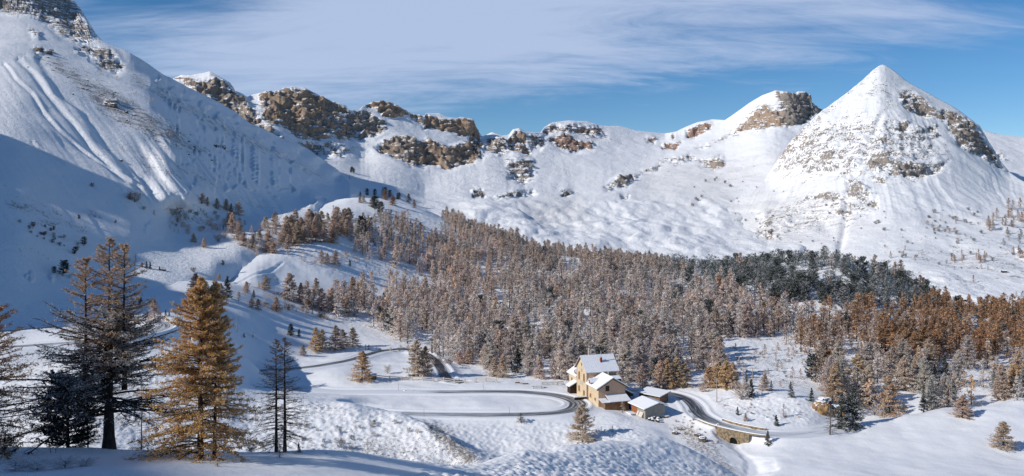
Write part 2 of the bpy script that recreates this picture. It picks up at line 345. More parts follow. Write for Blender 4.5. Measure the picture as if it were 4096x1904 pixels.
wr = 1-smoothstep(roadd, 3.4, 8.5-4.6*nb_); dz = dz*np.where((PXs < 800) & (YY > 205) & (YY < 330), smoothstep(roadd, 8, 34), 1.0)
sag = np.where((PXs < 800) & (YY > 205) & (YY < 300), np.exp(-((roadd-12)/6)**2), 0)*-1.2
Zb = ZZ+dz+sag
Zb = Zb*(1-wr)+(roadz-.10)*wr
upm = (PXs < 760)*1.0
berm = (1-nb_)*(1+.9*upm)*np.exp(-((roadd-4.5)/.7)**2)*.40+np.exp(-((roadd-3.7)/.4)**2)*.1
Zb = Zb+berm-np.exp(-((pathd)/.8)**2)*.45+np.exp(-((pathd-1.6)/.6)**2)*.30
gl = catmull([P(2934,1764,238.6), P(2942,1778,234), P(2962,1800,229), P(3000,1838,221), P(3012,1875,213.5), P(2990,1915,205), P(2960,1960,195)], .8)
gd = np.full((NC, NR), 1e3, np.float32); gzf = np.zeros((NC, NR), np.float32); stamp(gl, 14, gd, gzf)
gd = gd+fbm2(XX/5, YY/5, 21, 3)*1.6; gfl = gzf-.7+np.clip(gd-1.0, 0, None)*.42+np.clip(gd-5, 0, None)**2*.10
gm = (gd < 14) & (roadd > 3.35) & (YY < 242)
Zb = np.where(gm, np.minimum(Zb, gfl), Zb)
# level building pad by the refuge
PADS = [(P(2390,1600,274)[0], 276, 15, -65.6), (P(2570,1640,266)[0], 266, 13, -67.2)]
def pad(x, y, r, z):
    global Zb
    d = np.hypot(XX-x, YY-y); w = (1-smoothstep(d, r*.75, r*1.35))*(roadd > 4.0)
    Zb = Zb*(1-w)+z*w
Zn = Zb
grass = .12+.50*pm('bank', 25, False)+.42*pm('rbank', 20, False)+.40*pm('loopslope', 30, False)+.55*pm('gully', 20, False)+np.maximum(.45*pm('forest', 30, False), .30*pm('knoll', 40, False))+.5*pm('leftlow', 60, False)+.30*pm('ridge', 60, True)
grass = grass+.42*smoothstep(YY, 30, 36)*(1-smoothstep(YY, 56, 64))*(PXs < 1300)
grass = grass*smoothstep(roadd, 3.5, 7)+fbm2(XX/30, YY/30, 4, 2)*.35
tan = np.clip(pm('gully', 40, False)*.8+inpoly(PXs, PYs, [(2700,1780),(2850,1850),(3000,1904),(2900,1904)], 20)+inpoly(PXs, PYs, [(1720,1700),(1850,1850),(1950,1850),(1800,1700)], 40)*.4, 0, 1)*np.clip(.4+fbm2(XX/6, YY/6, 12, 2), 0, 1)
def near_mesh():
    v = np.stack([XX, YY, Zn], -1).reshape(-1, 3)
    me = npmesh("ground", v, gridfaces(NC, NR), MG, {'grass': grass, 'tan': tan})
    return tagp(link("ground", me), kind='structure')
def gz(x, y):
    "height of the near ground"
    px = x/y*F+CX; i = int(np.clip(np.searchsorted(pxs, px)-1, 0, NC-2)); j = int(np.clip(np.searchsorted(lnr, math.log(y))-1, 0, NR-2))
    a = (px-pxs[i])/(pxs[i+1]-pxs[i]); b = (math.log(y)-lnr[j])/(lnr[j+1]-lnr[j])
    return float((Zn[i, j]*(1-a)+Zn[i+1, j]*a)*(1-b)+(Zn[i, j+1]*(1-a)+Zn[i+1, j+1]*a)*b)
def hit(px, py, ymin=30):
    "point of the near ground seen at this place in the frame"
    i = int(np.clip(round(np.searchsorted(pxs, px)), 0, NC-1)); j0 = np.searchsorted(lnr, math.log(ymin))
    pr = HZ-Zn[i, j0:]/YY[i, j0:]*F; k = np.argmax(pr <= py)
    if pr[k] > py: return None
    y = YY[i, j0+k]; x = (px-CX)/F*y; return (x, y, gz(x, y))

# ---------------------------------------------------------------- mountains
def depth_mesh(name, px0, px1, step, sky, bottom, pts, rows, mat, rocks=(), specks=(), tans=(), amp=(6, 14), rug=6.0, seed=0.0, cliff=.16, lin=None, carve=None):
    px = np.arange(px0, px1+step, step); sk = np.array(sky, float); bt = np.array(bottom, float); n = len(px)
    s = np.interp(px, sk[:, 0], sk[:, 1]); b = np.interp(px, bt[:, 0], bt[:, 1])
    T = np.linspace(0, 1, rows)[None]; PX = px[:, None]+T*0; PY = b[:, None]+(s-b)[:, None]*T
    pts = np.array(pts, float); r = RBF(pts[:, :2]/1000, np.log(pts[:, 2]), smooth=.002)
    gx = np.arange(px0-20, px1+61, 20.0); gy = np.arange(min(s.min(), b.min())-20, max(s.max(), b.max())+61, 16.0)
    G = r(np.stack(np.meshgrid(gx, gy, indexing='ij'), -1).reshape(-1, 2)/1000).reshape(len(gx), len(gy))
    fx_ = (PX-gx[0])/20; fy_ = (PY-gy[0])/16; ix = np.clip(fx_.astype(int), 0, len(gx)-2); iy = np.clip(fy_.astype(int), 0, len(gy)-2); fx_ = fx_-ix; fy_ = fy_-iy
    L = (G[ix, iy]*(1-fx_)+G[ix+1, iy]*fx_)*(1-fy_)+(G[ix, iy+1]*(1-fx_)+G[ix+1, iy+1]*fx_)*fy_
    D = np.exp(L)
    wob = fbm(PX/60, PY/60, seed, 3)*14; wob2 = fbm(PX/60, PY/60, seed+30, 3)*14
    rk = np.zeros_like(D); tone = np.zeros_like(D)
    for poly, dn, tn, sf in rocks:
        w = inpoly(PX+wob, PY+wob2, poly, sf)*dn
        tone = np.where(w > rk, tn, tone); rk = np.maximum(rk, w)
    # cliffs: where there is rock the face climbs almost without going back
    if cliff < 1:
        dD = np.diff(D, axis=1); wgt = (1-cliff)*smoothstep(rk[:, 1:]+fbm(PX[:, 1:]/40, PY[:, 1:]/16, seed+3, 3)*.45, .35, .75)
        def box(a, r, ax):
            c = np.cumsum(np.pad(a, [(r+1, r) if i == ax else (0, 0) for i in (0, 1)], mode='edge'), axis=ax)
            hi = [slice(None)]*2; lo = [slice(None)]*2; hi[ax] = slice(2*r+1, None); lo[ax] = slice(0, -(2*r+1)); return (c[tuple(hi)]-c[tuple(lo)])/(2*r+1)
        WG = lambda w: box(box(blur(w, 1), 5, 0), 5, 0)
        dl = np.concatenate([D[:, :1]*0, np.cumsum(-dD*WG(wgt), 1)], 1)
        low = box(box(box(dl, 20, 1), 20, 1), 10, 0); dl = box(dl-low, 4, 0)
        D = D+(dl-box(box(dl, 12, 1), 12, 1)*.6)*smoothstep(box(box(rk, 6, 1), 4, 0), .05, .35)
    V = np.stack([(PX-CX)/F*D, D, (HZ-PY)/F*D], -1)
    def normals(V):
        a = np.gradient(V, axis=0); c = np.gradient(V, axis=1); N = np.cross(a, c); N /= np.linalg.norm(N, axis=-1, keepdims=True)+1e-9
        return N*np.where(N[..., 1:2] > 0, -1, 1)
    N = normals(V); x, y, z = V[..., 0], V[..., 1], V[..., 2]
    A = D/1500.0; gs = D.mean()/1500
    rough = fbm(x/90, y/90, z/120+seed, 4, .6)*1.4
    big = fbm(x/(170*A.mean()), y/(170*A.mean()), z/(190*A.mean())+seed, 2)
    butt = -(fbm(x/30, y/30, z/110+seed+9, 4, .55, True)-.3)
    rks = smoothstep(rk, .2, .8)
    zl = z/(17*gs)+fbm(x/60, y/60, z/200+seed+4, 3)*2.2+x/(150*gs); fr = zl-np.floor(zl)
    fine = fbm(x/(9*gs), y/(9*gs), z/(30*gs)+seed+5, 3, .6, True)-.3
    d = big*amp[0]+rks*(butt*amp[1]*.7+rough*amp[1]*.9+(np.where(fr < .82, fr/.82, (1-fr)/.18)-.5)*-amp[1]*.45+fine*amp[1]*.22)+(1-rks)*fbm(x/20, y/20, z/20+seed, 3)*.9*gs
    if carve is not None: d = d+carve(PX, PY, V)
    edge = 1-smoothstep(T, .94, 1.0)*.5
    V = V+N*(d*edge)[..., None]
    V[..., 2] += (smoothstep(T, .90, 1.0)*(fbm(px[:, None]/14.0, 0*T, seed+70, 4)*rug*rks*A))
    speck = np.zeros_like(D); tn_ = np.zeros_like(D)
    for poly, dn, sf in specks: speck = np.maximum(speck, inpoly(PX+wob, PY+wob2, poly, sf)*dn)
    for poly, dn, sf in tans: tn_ = np.maximum(tn_, inpoly(PX+wob, PY+wob2, poly, sf)*dn)
    # the far side
    back = []
    for k, (by, bz) in enumerate(((6, -1), (25, -14), (80, -60), (220, -170), (420, -330))):
        q_ = V[:, -1].copy(); q_[:, 1] += by; q_[:, 2] += bz; q_[:, 2] = np.minimum(q_[:, 2], V[:, -1, 2]+bz); back.append(q_)
    VV = np.concatenate([V]+[q_[:, None] for q_ in back], 1); nb = len(back)
    ext = lambda a: np.concatenate([a, np.repeat(a[:, -1:], nb, 1)], 1)
    me = npmesh(name, VV.reshape(-1, 3), gridfaces(n, rows+nb), mat, {'rock': ext(rk), 'tone': ext(tone), 'speck': ext(speck), 'tan': ext(tn_)})
    ob = tagp(link(name, me), kind='structure')
    def find(fx, fy):
        i = int(round((fx-px0)/step))
        if i < 0 or i >= n: return None
        c = V[i]; pr = HZ-c[:, 2]/c[:, 1]*F; k = int(np.argmin(np.abs(pr-fy)))
        if abs(pr[k]-fy) > 12: return None
        return (c[k, 1]*(fx-CX)/F, c[k, 1], c[k, 2])
    return ob, find
near_mesh()
LM_SKY = [(-4000,-900),(-2200,-620),(-1000,-520),(-300,-330),(0,-150),(150,-60),(240,-20),(292,-4),(313,29),(327,53),(351,88),(360,111),(380,132),(400,153),(444,178),(497,199),(561,234),(591,254),(643,292),(696,319),(789,365),(877,409),(947,450),(1000,491),(1039,509),(1143,559),(1227,592),(1310,651),(1352,680),(1394,725),(1435,752),(1500,800)]
LM_BOT = [(-4000,1500),(-300,1400),(0,1380),(300,1370),(600,1340),(750,1250),(850,1180),(950,1100),(1050,1040),(1150,970),(1250,915),(1400,860),(1500,830)]
LM_FOOT = [(-4000,1500,220),(-2000,1400,235),(-1500,1300,255),(0,1290,276),(300,1262,290),(450,1210,318),(600,1150,358),(740,1110,392),(850,1062,425),(950,1010,462),(1050,950,505),(1150,880,570),(1250,815,690),(1400,790,900),
 (0,1380,262),(300,1370,268),(600,1250,325),(750,1200,362),(850,1150,400),(950,1090,440),(1050,1040,475),(1150,970,520),(1250,915,580),(1400,860,800),
 (1394,725,1110),(1435,752,1090),(1500,800,1080),(1500,830,980),(700,950,465),(850,950,490),(850,850,540),(1000,870,570),(700,850,510),(1100,840,620)]
LM_PTS = list(LM_FOOT)
_fx = np.array([p[0] for p in LM_FOOT[:14]], float); _fy = np.array([p[1] for p in LM_FOOT[:14]], float); _sx = np.array([p[0] for p in LM_SKY], float); _sy = np.array([p[1] for p in LM_SKY], float)
for _px in [-4000, -3000, -2000, -1400, -900, -500, -250]+list(range(0, 1400, 75)):
    _f = min(np.interp(_px, _fx, _fy), 860 if _px > 560 else 2000); _t = np.interp(_px, _sx, _sy)
    for _k in range(9):
        _py = _t+(_f-_t)*_k/8
        if _f-_py < 60: continue
        _u = abs((_px-CX)/F); _q = (HZ-_py)/F; _g = 1+.20*min(max((_px-50)/550, 0), 1)
        _Y1 = 158.8/max(.353+.128*_u-_q, .165)*_g; _Y2 = 152/max(.78*_u-_q, .08)
        LM_PTS.append((_px, _py, min(max(_Y1, _Y2), 1150)))
LM_ROCK = [([(-300,-400),(150,-80),(292,-20),(330,50),(365,120),(400,160),(330,190),(230,120),(130,70),(0,40),(-300,0)], .85, .15, 22),
 ([(200,90),(300,110),(380,170),(340,180),(240,150)], .7, .25, 12), ([(290,190),(350,190),(430,185),(470,210),(500,260),(470,290),(400,270),(380,230),(300,205)], .85, .15, 10),
 ([(110,105),(170,130),(160,160),(120,140)], .6, .1, 10), ([(135,190),(175,190),(175,222),(140,222)], .9, .1, 6), ([(183,198),(212,200),(210,222),(186,222)], .9, .1, 6),
 ([(420,400),(470,410),(470,435),(425,425)], .8, .1, 8), ([(370,590),(480,580),(520,620),(430,640)], .35, .1, 30), ([(850,580),(910,585),(905,600),(860,595)], .6, .1, 8)]
LM_SPK = [([(120,210),(260,230),(560,400),(760,530),(860,600),(800,640),(560,560),(420,480),(250,330),(130,240)], .75, 40),
 ([(480,560),(700,600),(1000,760),(1150,830),(1050,860),(800,780),(560,720)], .5, 50), ([(500,250),(1000,520),(1350,720),(1300,740),(900,560),(500,330)], .6, 30),
 ([(0,750),(250,820),(420,930),(300,960),(120,900),(0,870)], .55, 50), ([(330,830),(420,850),(400,900),(320,860)], .6, 20), ([(0,950),(200,1000),(330,1080),(150,1060)], .45, 40),
 ([(620,780),(900,850),(1000,930),(820,960),(640,860)], .5, 30)]
def lm_carve(PX, PY, V):
    # avalanche runnels and rills down the slope
    s = (PX+ (PY-400)*-.72); r = 0*PX
    fade = smoothstep(PY, 120, 320)*(1-smoothstep(PX+PY*.4, 1500, 1700))
    w = fbm(PX/170, PY/170, 2.2, 2)*12
    r = fbm((s+w)/34.0, (PX+PY)/900.0, 4.4, 3, .6, True)-.3
    band = smoothstep(PX, 430, 620)*(1-smoothstep(PX, 1050, 1230))*smoothstep(PY, 480, 640)*(1-smoothstep(PY, 800, 900))
    low = 1-smoothstep(PY, 820, 980)
    d = r*(.3+1.3*band)*fade*low*(1-.85*smoothstep((PX-600)-(PY-400)*1.25, -60, 60))
    def groove(pts, wd, dp):
        p = np.array(pts, float); yy = PY; xc = np.interp(yy, p[:, 1], p[:, 0], left=-9999, right=-9999)
        k = (PX-xc)/wd; return -dp*np.exp(-k*k)+dp*.8*np.exp(-(k-1.9)**2)
    d = d+groove([(12,250),(60,320),(120,370),(170,450),(230,520),(290,570),(360,625),(470,710),(560,760)], 7, .7)
    d = d+groove([(70,230),(130,300),(200,400),(290,500),(370,600),(450,690),(510,740)], 12, .9)+groove([(120,220),(210,380),(300,450),(380,560),(450,640),(500,700)], 16, -.7)
    d = d+groove([(125,560),(150,590),(200,625),(260,660)], 6, .5)
    # spur that turns the upper right part away from the sun
    return d
left_mountain, f_left = depth_mesh("hillside", -1800, 1500, 5, LM_SKY, LM_BOT, LM_PTS, 260, ML, LM_ROCK, LM_SPK, (), amp=(3, 6), rug=5, seed=1.5, cliff=.55, carve=lm_carve)

CQ_SKY = [(500,420),(620,370),(692,315),(725,300),(767,300),(809,292),(840,285),(867,300),(901,319),(917,329),(938,363),(967,375),(988,388),(1018,377),(1043,373),(1080,363),(1135,350),(1176,346),(1218,350),(1268,375),(1310,394),(1352,411),(1385,423),(1394,440),(1435,440),(1457,421),(1488,409),(1538,402),(1567,409),(1592,425),(1626,442),(1655,455),(1697,463),(1705,452),(1759,452),(1793,469),(1830,471),(1843,467),(1893,475),(1901,500),(1927,546),(1968,528),(2010,542),(2035,538),(2052,517),(2077,511),(2102,526),(2135,528),(2160,532),(2177,509),(2200,494),(2211,488),(2275,482),(2351,485),(2392,499),(2433,505),(2474,504),(2509,511),(2544,523),(2609,530),(2661,533),(2708,526),(2743,508),(2790,488),(2849,476),(2901,481),(2951,446),(3001,410),(3051,380),(3101,362),(3136,366),(3156,373),(3196,365),(3231,367),(3246,380),(3251,405),(3266,420),(3286,438),(3360,490),(3500,560),(3750,540),(3880,515),(3938,521),(3998,537),(4096,547),(4500,570)]
CQ_BOT = [(500,1000),(1300,900),(1400,930),(1700,1000),(2100,1120),(2600,1160),(3400,1160),(3600,1260),(3800,1330),(4500,1360)]
CQ_PTS = [(840,285,1500),(650,350,1450),(1000,390,1500),(1176,346,1560),(1388,430,1600),(1538,402,1680),(1759,452,1760),(1893,475,1780),(1930,546,1830),(2077,511,1900),(2300,485,2100),(2661,533,2300),(2901,481,2250),(3101,362,2150),(3231,367,2150),(3286,438,2150),(3500,560,2150),(3750,540,2200),(3938,521,2300),(4500,570,2400),
 (900,420,1380),(1050,480,1350),(1250,600,1370),(1400,600,1450),(1450,640,1440),(1700,650,1520),(1800,640,1560),(1950,600,1680),(2100,620,1720),(2250,600,1850),(2500,600,1980),(2700,620,1950),(2900,600,1950),(3050,560,1900),(3180,520,1980),
 (1050,560,1200),(1200,640,1200),(1350,720,1130),(1500,740,1180),(1700,760,1300),(1900,770,1320),(2100,770,1380),(2300,770,1450),(2600,740,1600),(2900,720,1650),(3100,680,1650),
 (1400,790,1020),(1600,820,1050),(1900,850,1080),(2100,880,1060),(2400,880,1150),(2700,880,1200),(3000,850,1350),
 (2100,960,930),(2400,960,970),(2700,960,1000),(3000,960,1050),(3400,900,1500),(1400,930,860),(2100,1120,800),(2600,1160,760),(3400,1160,760),(3800,1330,640),(4500,1360,640),(3200,1000,960),(3500,1060,860),(3700,1120,780),(3850,1200,700),(4096,1210,700),(4096,1100,820),(4096,1000,900),(3800,1050,860),(500,1000,900),(900,800,1100),(500,420,1400),(4400,1000,900),(4400,800,1500),(4096,640,2000)]
CQ_ROCK = [([(700,310),(760,315),(860,310),(930,345),(1000,420),(1050,470),(1120,540),(1180,610),(1130,600),(1000,520),(880,430),(760,360)], .62, .25, 14),
 ([(1040,378),(1120,352),(1218,352),(1300,392),(1392,430),(1390,455),(1340,455),(1300,480),(1230,490),(1180,520),(1100,500),(1060,470),(1040,430)], .80, .45, 9),
 ([(1060,430),(1180,440),(1260,470),(1300,450),(1340,440),(1395,470),(1420,520),(1400,560),(1330,555),(1270,560),(1190,545),(1120,510),(1070,480)], .60, .35, 14),
 ([(1170,360),(1215,360),(1215,450),(1195,490),(1165,440)], .9, .6, 8), ([(1380,440),(1440,445),(1500,460),(1545,480),(1560,510),(1500,540),(1450,555),(1390,545),(1380,490)], .55, .1, 12),
 ([(1455,425),(1540,405),(1600,430),(1640,448),(1630,462),(1560,465),(1500,440),(1460,440)], .85, .5, 7), ([(1640,455),(1700,465),(1690,500),(1640,480)], .5, .4, 12),
 ([(1700,455),(1790,475),(1820,500),(1820,535),(1780,525),(1730,500),(1700,510),(1690,480)], .97, .58, 5), ([(1795,475),(1893,480),(1905,520),(1870,545),(1830,545),(1810,510)], .95, .5, 5),
 ([(1445,515),(1500,500),(1510,530),(1480,550),(1445,550)], .85, .2, 6), ([(1180,560),(1330,560),(1430,600),(1360,640),(1290,620),(1200,620)], .42, .2, 20),
 ([(1520,570),(1600,540),(1660,550),(1700,590),(1720,650),(1710,665),(1650,660),(1590,630),(1530,610),(1500,590)], .72, .35, 14),
 ([(1680,560),(1740,560),(1800,590),(1860,570),(1920,570),(1920,640),(1880,655),(1800,660),(1760,670),(1720,655),(1690,610)], .75, .45, 10),
 ([(1590,620),(1720,610),(1725,665),(1640,665)], .92, .5, 8),([(1750,620),(1870,620),(1900,650),(1790,672),(1750,665)], .92, .5, 8),
 ([(1900,500),(1935,560),(1930,640),(1890,640),(1870,560)], .5, .3, 12), ([(1945,550),(2010,545),(2035,560),(2030,620),(1990,625),(1940,600)], .55, .3, 12),
 ([(2033,545),(2060,520),(2100,530),(2115,560),(2125,610),(2108,620),(2060,600),(2035,590)], .97, .6, 4), ([(2105,530),(2165,535),(2180,580),(2130,600)], .5, .25, 12),
 ([(2175,515),(2210,490),(2300,490),(2400,505),(2440,560),(2380,560),(2300,540),(2220,530),(2180,540)], .45, .7, 14), ([(2190,560),(2260,530),(2300,560),(2370,570),(2370,600),(2280,606),(2210,580)], .85, .85, 8),
 ([(2580,550),(2625,550),(2620,575),(2590,575)], .8, .9, 7), ([(2650,570),(2720,565),(2700,590),(2655,595)], .8, .9, 7), ([(2670,540),(2700,535),(2690,560)], .7, .9, 6), ([(2740,515),(2845,490),(2840,515),(2780,545),(2740,540)], .8, .85, 9),
 ([(2780,590),(2870,560),(2930,520),(3000,450),(3080,420),(3150,430),(3150,500),(3060,520),(2960,530),(2880,570),(2800,600)], .52, .45, 14),
 ([(3100,365),(3150,370),(3240,370),(3255,410),(3290,440),(3250,470),(3180,500),(3150,510),(3130,460),(3110,410)], .92, .08, 8), ([(2550,690),(2620,660),(2700,620),(2680,650),(2620,690),(2560,700)], .45, .2, 14),
 ([(2420,740),(2500,700),(2560,700),(2500,750),(2430,765)], .6, .15, 12), ([(2640,640),(2760,610),(2780,640),(2700,665)], .45, .15, 14), ([(2800,640),(2880,620),(2900,660),(2850,690),(2810,670)], .5, .2, 14),
 ([(2240,760),(2285,762),(2280,785),(2245,785)], .7, .1, 8), ([(1880,760),(1930,760),(1940,790),(1890,785)], .65, .1, 8),([(1960,790),(2050,755),(2140,755),(2150,775),(2060,785),(1990,800)], .5, .1, 12),
 ([(2020,640),(2100,620),(2140,640),(2140,700),(2100,740),(2030,720)], .42, .15, 25), ([(2480,780),(2520,780),(2515,795),(2485,795)], .6, .1, 6), ([(3930,590),(4000,600),(4040,640),(4000,640),(3950,620)], .5, .3, 12),([(1180,600),(1260,630),(1310,690),(1260,670),(1180,630)], .7, .15, 12)]
CQ_SPK = [([(2650,600),(3100,560),(3050,760),(2900,850),(2700,800),(2500,800),(2400,740)], .35, 60), ([(1950,600),(2150,620),(2180,760),(1900,800),(1880,720)], .45, 40), ([(2900,860),(3100,800),(3100,1000),(2900,1000)], .4, 50), ([(1350,680),(1500,740),(1600,800),(1500,820),(1380,780)], .35, 30), ([(3400,1050),(3700,1000),(4200,1000),(4200,1160),(3900,1180),(3600,1150)], .5, 40)]
CQ_TAN = [([(2090,820),(2300,800),(2350,860),(2150,870)], .5, 50), ([(2600,700),(3100,640),(2900,760),(2600,780)], .35, 80)]
def cq_carve(PX, PY, V):
    fan = smoothstep(PY, 610, 660)*(1-smoothstep(PY, 740, 800))*smoothstep(PX, 1350, 1480)*(1-smoothstep(PX, 2500, 2700))
    r = (fbm((PX+fbm(PX/60, PY/120, 3.1, 2)*34)/46.0, PY/300.0, 6.4, 3, .55, True)-.3)*.7*fan
    hum = smoothstep(PY, 760, 830)*smoothstep(PX, 1700, 2000)
    x, y = V[..., 0], V[..., 1]
    r = r+hum*(pn2(x/80+pn2(x/40, y/60, 3)*.6, y/130, 7)*9+np.abs(pn2(x/22, y/40, 9))*3.0+fbm2(x/9, y/14, 4, 2)*1.0-2)
    r = r+(1-fan)*(1-hum)*fbm(x/60, y/60, 3.3, 3)*3.5
    return r
CQ_ROCK = [(p, min(1, d+.27), t, sf) for p, d, t, sf in CQ_ROCK]; CQ_SPK += [([(1300,620),(2900,560),(3100,760),(2600,1000),(1700,840)], .18, 60)]
cirque, f_cirq = depth_mesh("mountain_ridge", 560, 4500, 4, CQ_SKY, CQ_BOT, CQ_PTS, 230, MM, CQ_ROCK, CQ_SPK, CQ_TAN, amp=(3, 15), rug=7, seed=6.5, cliff=.16, carve=cq_carve)

PY_SKY = [(2700,905),(2850,850),(3000,770),(3060,720),(3110,640),(3160,570),(3220,505),(3262,468),(3296,437),(3363,387),(3430,337),(3496,277),(3515,263),(3530,258),(3545,263),(3563,273),(3630,327),(3730,380),(3831,437),(3884,477),(3918,501),(3941,541),(3964,581),(3998,634),(4038,688),(4096,728),(4300,850),(4600,960)]
PY_BOT = [(2700,1080),(3000,1100),(3400,1150),(3600,1230),(3800,1310),(4600,1330)]
PY_PTS = [(3530,258,1620),(3496,277,1615),(3363,387,1560),(3262,468,1520),(3160,570,1520),(3110,640,1540),(3060,720,1500),(2950,800,1400),(2850,850,1320),(2700,905,1220),(3630,327,1600),(3730,380,1580),(3831,437,1560),(3918,501,1540),(3964,581,1500),(4038,688,1440),(4300,850,1250),(4600,960,1150),
 (3530,400,1480),(3530,550,1330),(3530,700,1200),(3530,850,1060),(3530,1000,920),(3530,1080,830),(3300,600,1390),(3300,750,1250),(3300,900,1100),(3300,1000,960),(3050,850,1230),(3050,980,1030),(3800,550,1400),(3800,700,1240),(3800,850,1080),(3800,1000,920),(3950,700,1330),(4096,850,1120),(4096,1000,930),(4300,1000,930),
 (2700,1080,950),(3000,1100,900),(3400,1150,780),(3600,1230,690),(3800,1310,630),(4096,1310,640),(4600,1330,640),(3700,1120,790),(3850,1160,740),(4096,1160,740),(3850,1205,700),(4096,1210,700),(4096,1260,665),(3700,560,1360),(3400,480,1450)]
PY_ROCK = [([(3496,275),(3535,262),(3440,345),(3380,400),(3330,450),(3290,480),(3230,520),(3160,600),(3100,690),(3085,680),(3130,600),(3190,520),(3262,468),(3363,387)], .36, .35, 14),
 ([(3210,540),(3270,500),(3290,520),(3230,580),(3180,640),(3110,700),(3110,680)], .30, .35, 16), ([(3595,360),(3650,365),(3720,410),(3760,470),(3700,465),(3640,440),(3600,400)], .58, .15, 14),
 ([(3730,450),(3800,440),(3850,460),(3900,490),(3945,560),(3990,630),(4030,690),(3970,660),(3900,620),(3840,580),(3800,540),(3790,490),(3740,475)], .66, .2, 14), ([(3590,490),(3625,480),(3640,510),(3600,530)], .62, .2, 10),
 ([(3700,510),(3750,490),(3765,550),(3710,560)], .5, .25, 16), ([(3510,530),(3560,520),(3570,560),(3500,590),(3480,570)], .55, .15, 14), ([(3470,600),(3560,600),(3560,680),(3470,690)], .60, .1, 16),
 ([(3560,640),(3640,640),(3740,650),(3800,640),(3760,690),(3680,720),(3580,715),(3540,690)], .56, .1, 20), ([(3200,500),(3400,470),(3420,560),(3360,560),(3250,540)], .25, .2, 30),
 ([(3360,520),(3420,510),(3420,560),(3370,560)], .5, .1, 16), ([(3270,600),(3390,610),(3380,650),(3290,650)], .5, .1, 18), ([(3380,720),(3440,700),(3480,760),(3500,800),(3450,830),(3390,800)], .5, .1, 20),
 ([(3220,790),(3310,770),(3390,800),(3380,820),(3280,800),(3220,810)], .55, .1, 12), ([(3440,790),(3510,790),(3510,830),(3450,830)], .55, .1, 14), ([(3020,900),(3080,860),(3110,900),(3100,960),(3030,970)], .45, .35, 20), ([(3330,840),(3380,840),(3390,880),(3340,880)], .45, .1, 14),
 ([(3495,690),(3550,690),(3555,740),(3500,730)], .5, .1, 14),([(3560,360),(3500,420),(3420,520),(3480,540),(3560,460)], .12, .1, 40)]
PY_SPK = [([(3150,500),(3500,450),(3700,560),(3750,700),(3500,760),(3200,700)], .5, 80), ([(3000,850),(3350,750),(3500,850),(3400,950),(3000,1000)], .45, 60), ([(3450,280),(3600,340),(3480,420),(3380,450)], .45, 40), ([(3500,1000),(3700,950),(4200,900),(4200,1150),(3700,1120)], .5, 60)]
def py_carve(PX, PY, V):
    # gullies running down from the summit
    cx = 3530+(PX-3530); ang = (PX-3530)/(PY-150.0)
    w = fbm(PX/200, PY/200, 8.8, 2)*.12
    fade = smoothstep(PY, 330, 460)*(1-smoothstep(PY, 760, 950))
    r = (fbm((ang+w)*13.0, PY/900.0, 2.4, 3, .6, True)-.3)*1.4*fade
    def groove(pts, wd, dp):
        p = np.array(pts, float); xc = np.interp(PY, p[:, 1], p[:, 0]); m = smoothstep(PY, p[0, 1], p[0, 1]+40)*(1-smoothstep(PY, p[-1, 1]-40, p[-1, 1]))
        return -dp*np.exp(-((PX-xc)/wd)**2)*m
    r = r+groove([(3540,430),(3480,560),(3450,650),(3400,730),(3390,830),(3370,950),(3350,1020)], 14, 4)+groove([(3365,640),(3390,720),(3400,760)], 8, 2)
    x, y = V[..., 0], V[..., 1]
    r = r+fbm(x/40, y/40, 5.5, 3)*2.5
    return r
PY_ROCK = [(p, min(1, d+.20), t, sf) for p, d, t, sf in PY_ROCK]+[([(3200,470),(3500,430),(3720,480),(3800,640),(3600,740),(3300,730),(3100,700)], .50, .12, 60), ([(3000,820),(3250,770),(3520,760),(3500,880),(3200,960),(3010,980)], .44, .15, 50), ([(3400,380),(3530,300),(3620,400),(3560,470)], .38, .1, 40)]; PY_SPK += [([(3530,300),(4000,620),(4200,1100),(3000,1050),(3100,650)], .30, 80)]
pyramid, f_pyr = depth_mesh("mountain_peak", 2700, 4600, 4, PY_SKY, PY_BOT, PY_PTS, 250, MP, PY_ROCK, PY_SPK, [([(2700,800),(3200,700),(3500,900),(3000,1100),(2700,1080)], .3, 80)], amp=(5, 13), rug=5, seed=12.5, cliff=.35, carve=py_carve)

# ---------------------------------------------------------------- unseen mountain shoulder left of the frame, crest shaped to throw shadows into view
def shoulder():
    h = np.array([-math.cos(math.radians(SUN_AZ)), -math.sin(math.radians(SUN_AZ))]); p = np.array([-h[1], h[0]]); te = math.tan(math.radians(SUN_EL)); k0 = 255.0
    prof = np.array([(-900,-60),(-700,-30),(-560,-12),(-532,-3),(-515,-2),(-482,-23),(-450,-33),(-413,-42),(-385,-36),(-357,-31),(-335,-42),(-310,-60),(-290,-90),(-220,-100),(-150,-90),(-120,-60),(-90,-30),(-72,-14),(-60,-11.5),(-54,-12.8),(-48,-13.2),(-30,-10),(60,0),(200,-10),(400,-60)], float)
    a = np.arange(-900, 400, 3.0); k = np.arange(-150, 500, 8.0)
    A, K = np.meshgrid(a, k, indexing='ij'); r = np.interp(A, prof[:, 0], prof[:, 1])+te*k0+fbm2(A/18, 0*A, 3.3, 3)*4
    Z = r-np.where(K < 0, -K*1.05, K*.35)+fbm2(A/40, K/40, 4, 3)*8*smoothstep(np.abs(K), 8, 60)
    X = (k0+K)*h[0]+A*p[0]; Y = (k0+K)*h[1]+A*p[1]; Z = np.maximum(Z, -130)
    inside = (Y > 0) & (X > -.69*Y); Z = np.where(inside, Z-200, Z)
    me = npmesh("hillside", np.stack([X, Y, Z], -1).reshape(-1, 3), gridfaces(len(a), len(k)), MG, {'grass': X*0+.2, 'tan': X*0})
    tagp(link("hillside", me), kind='structure')  # unseen slope, added for the shadows it casts on the valley
shoulder()
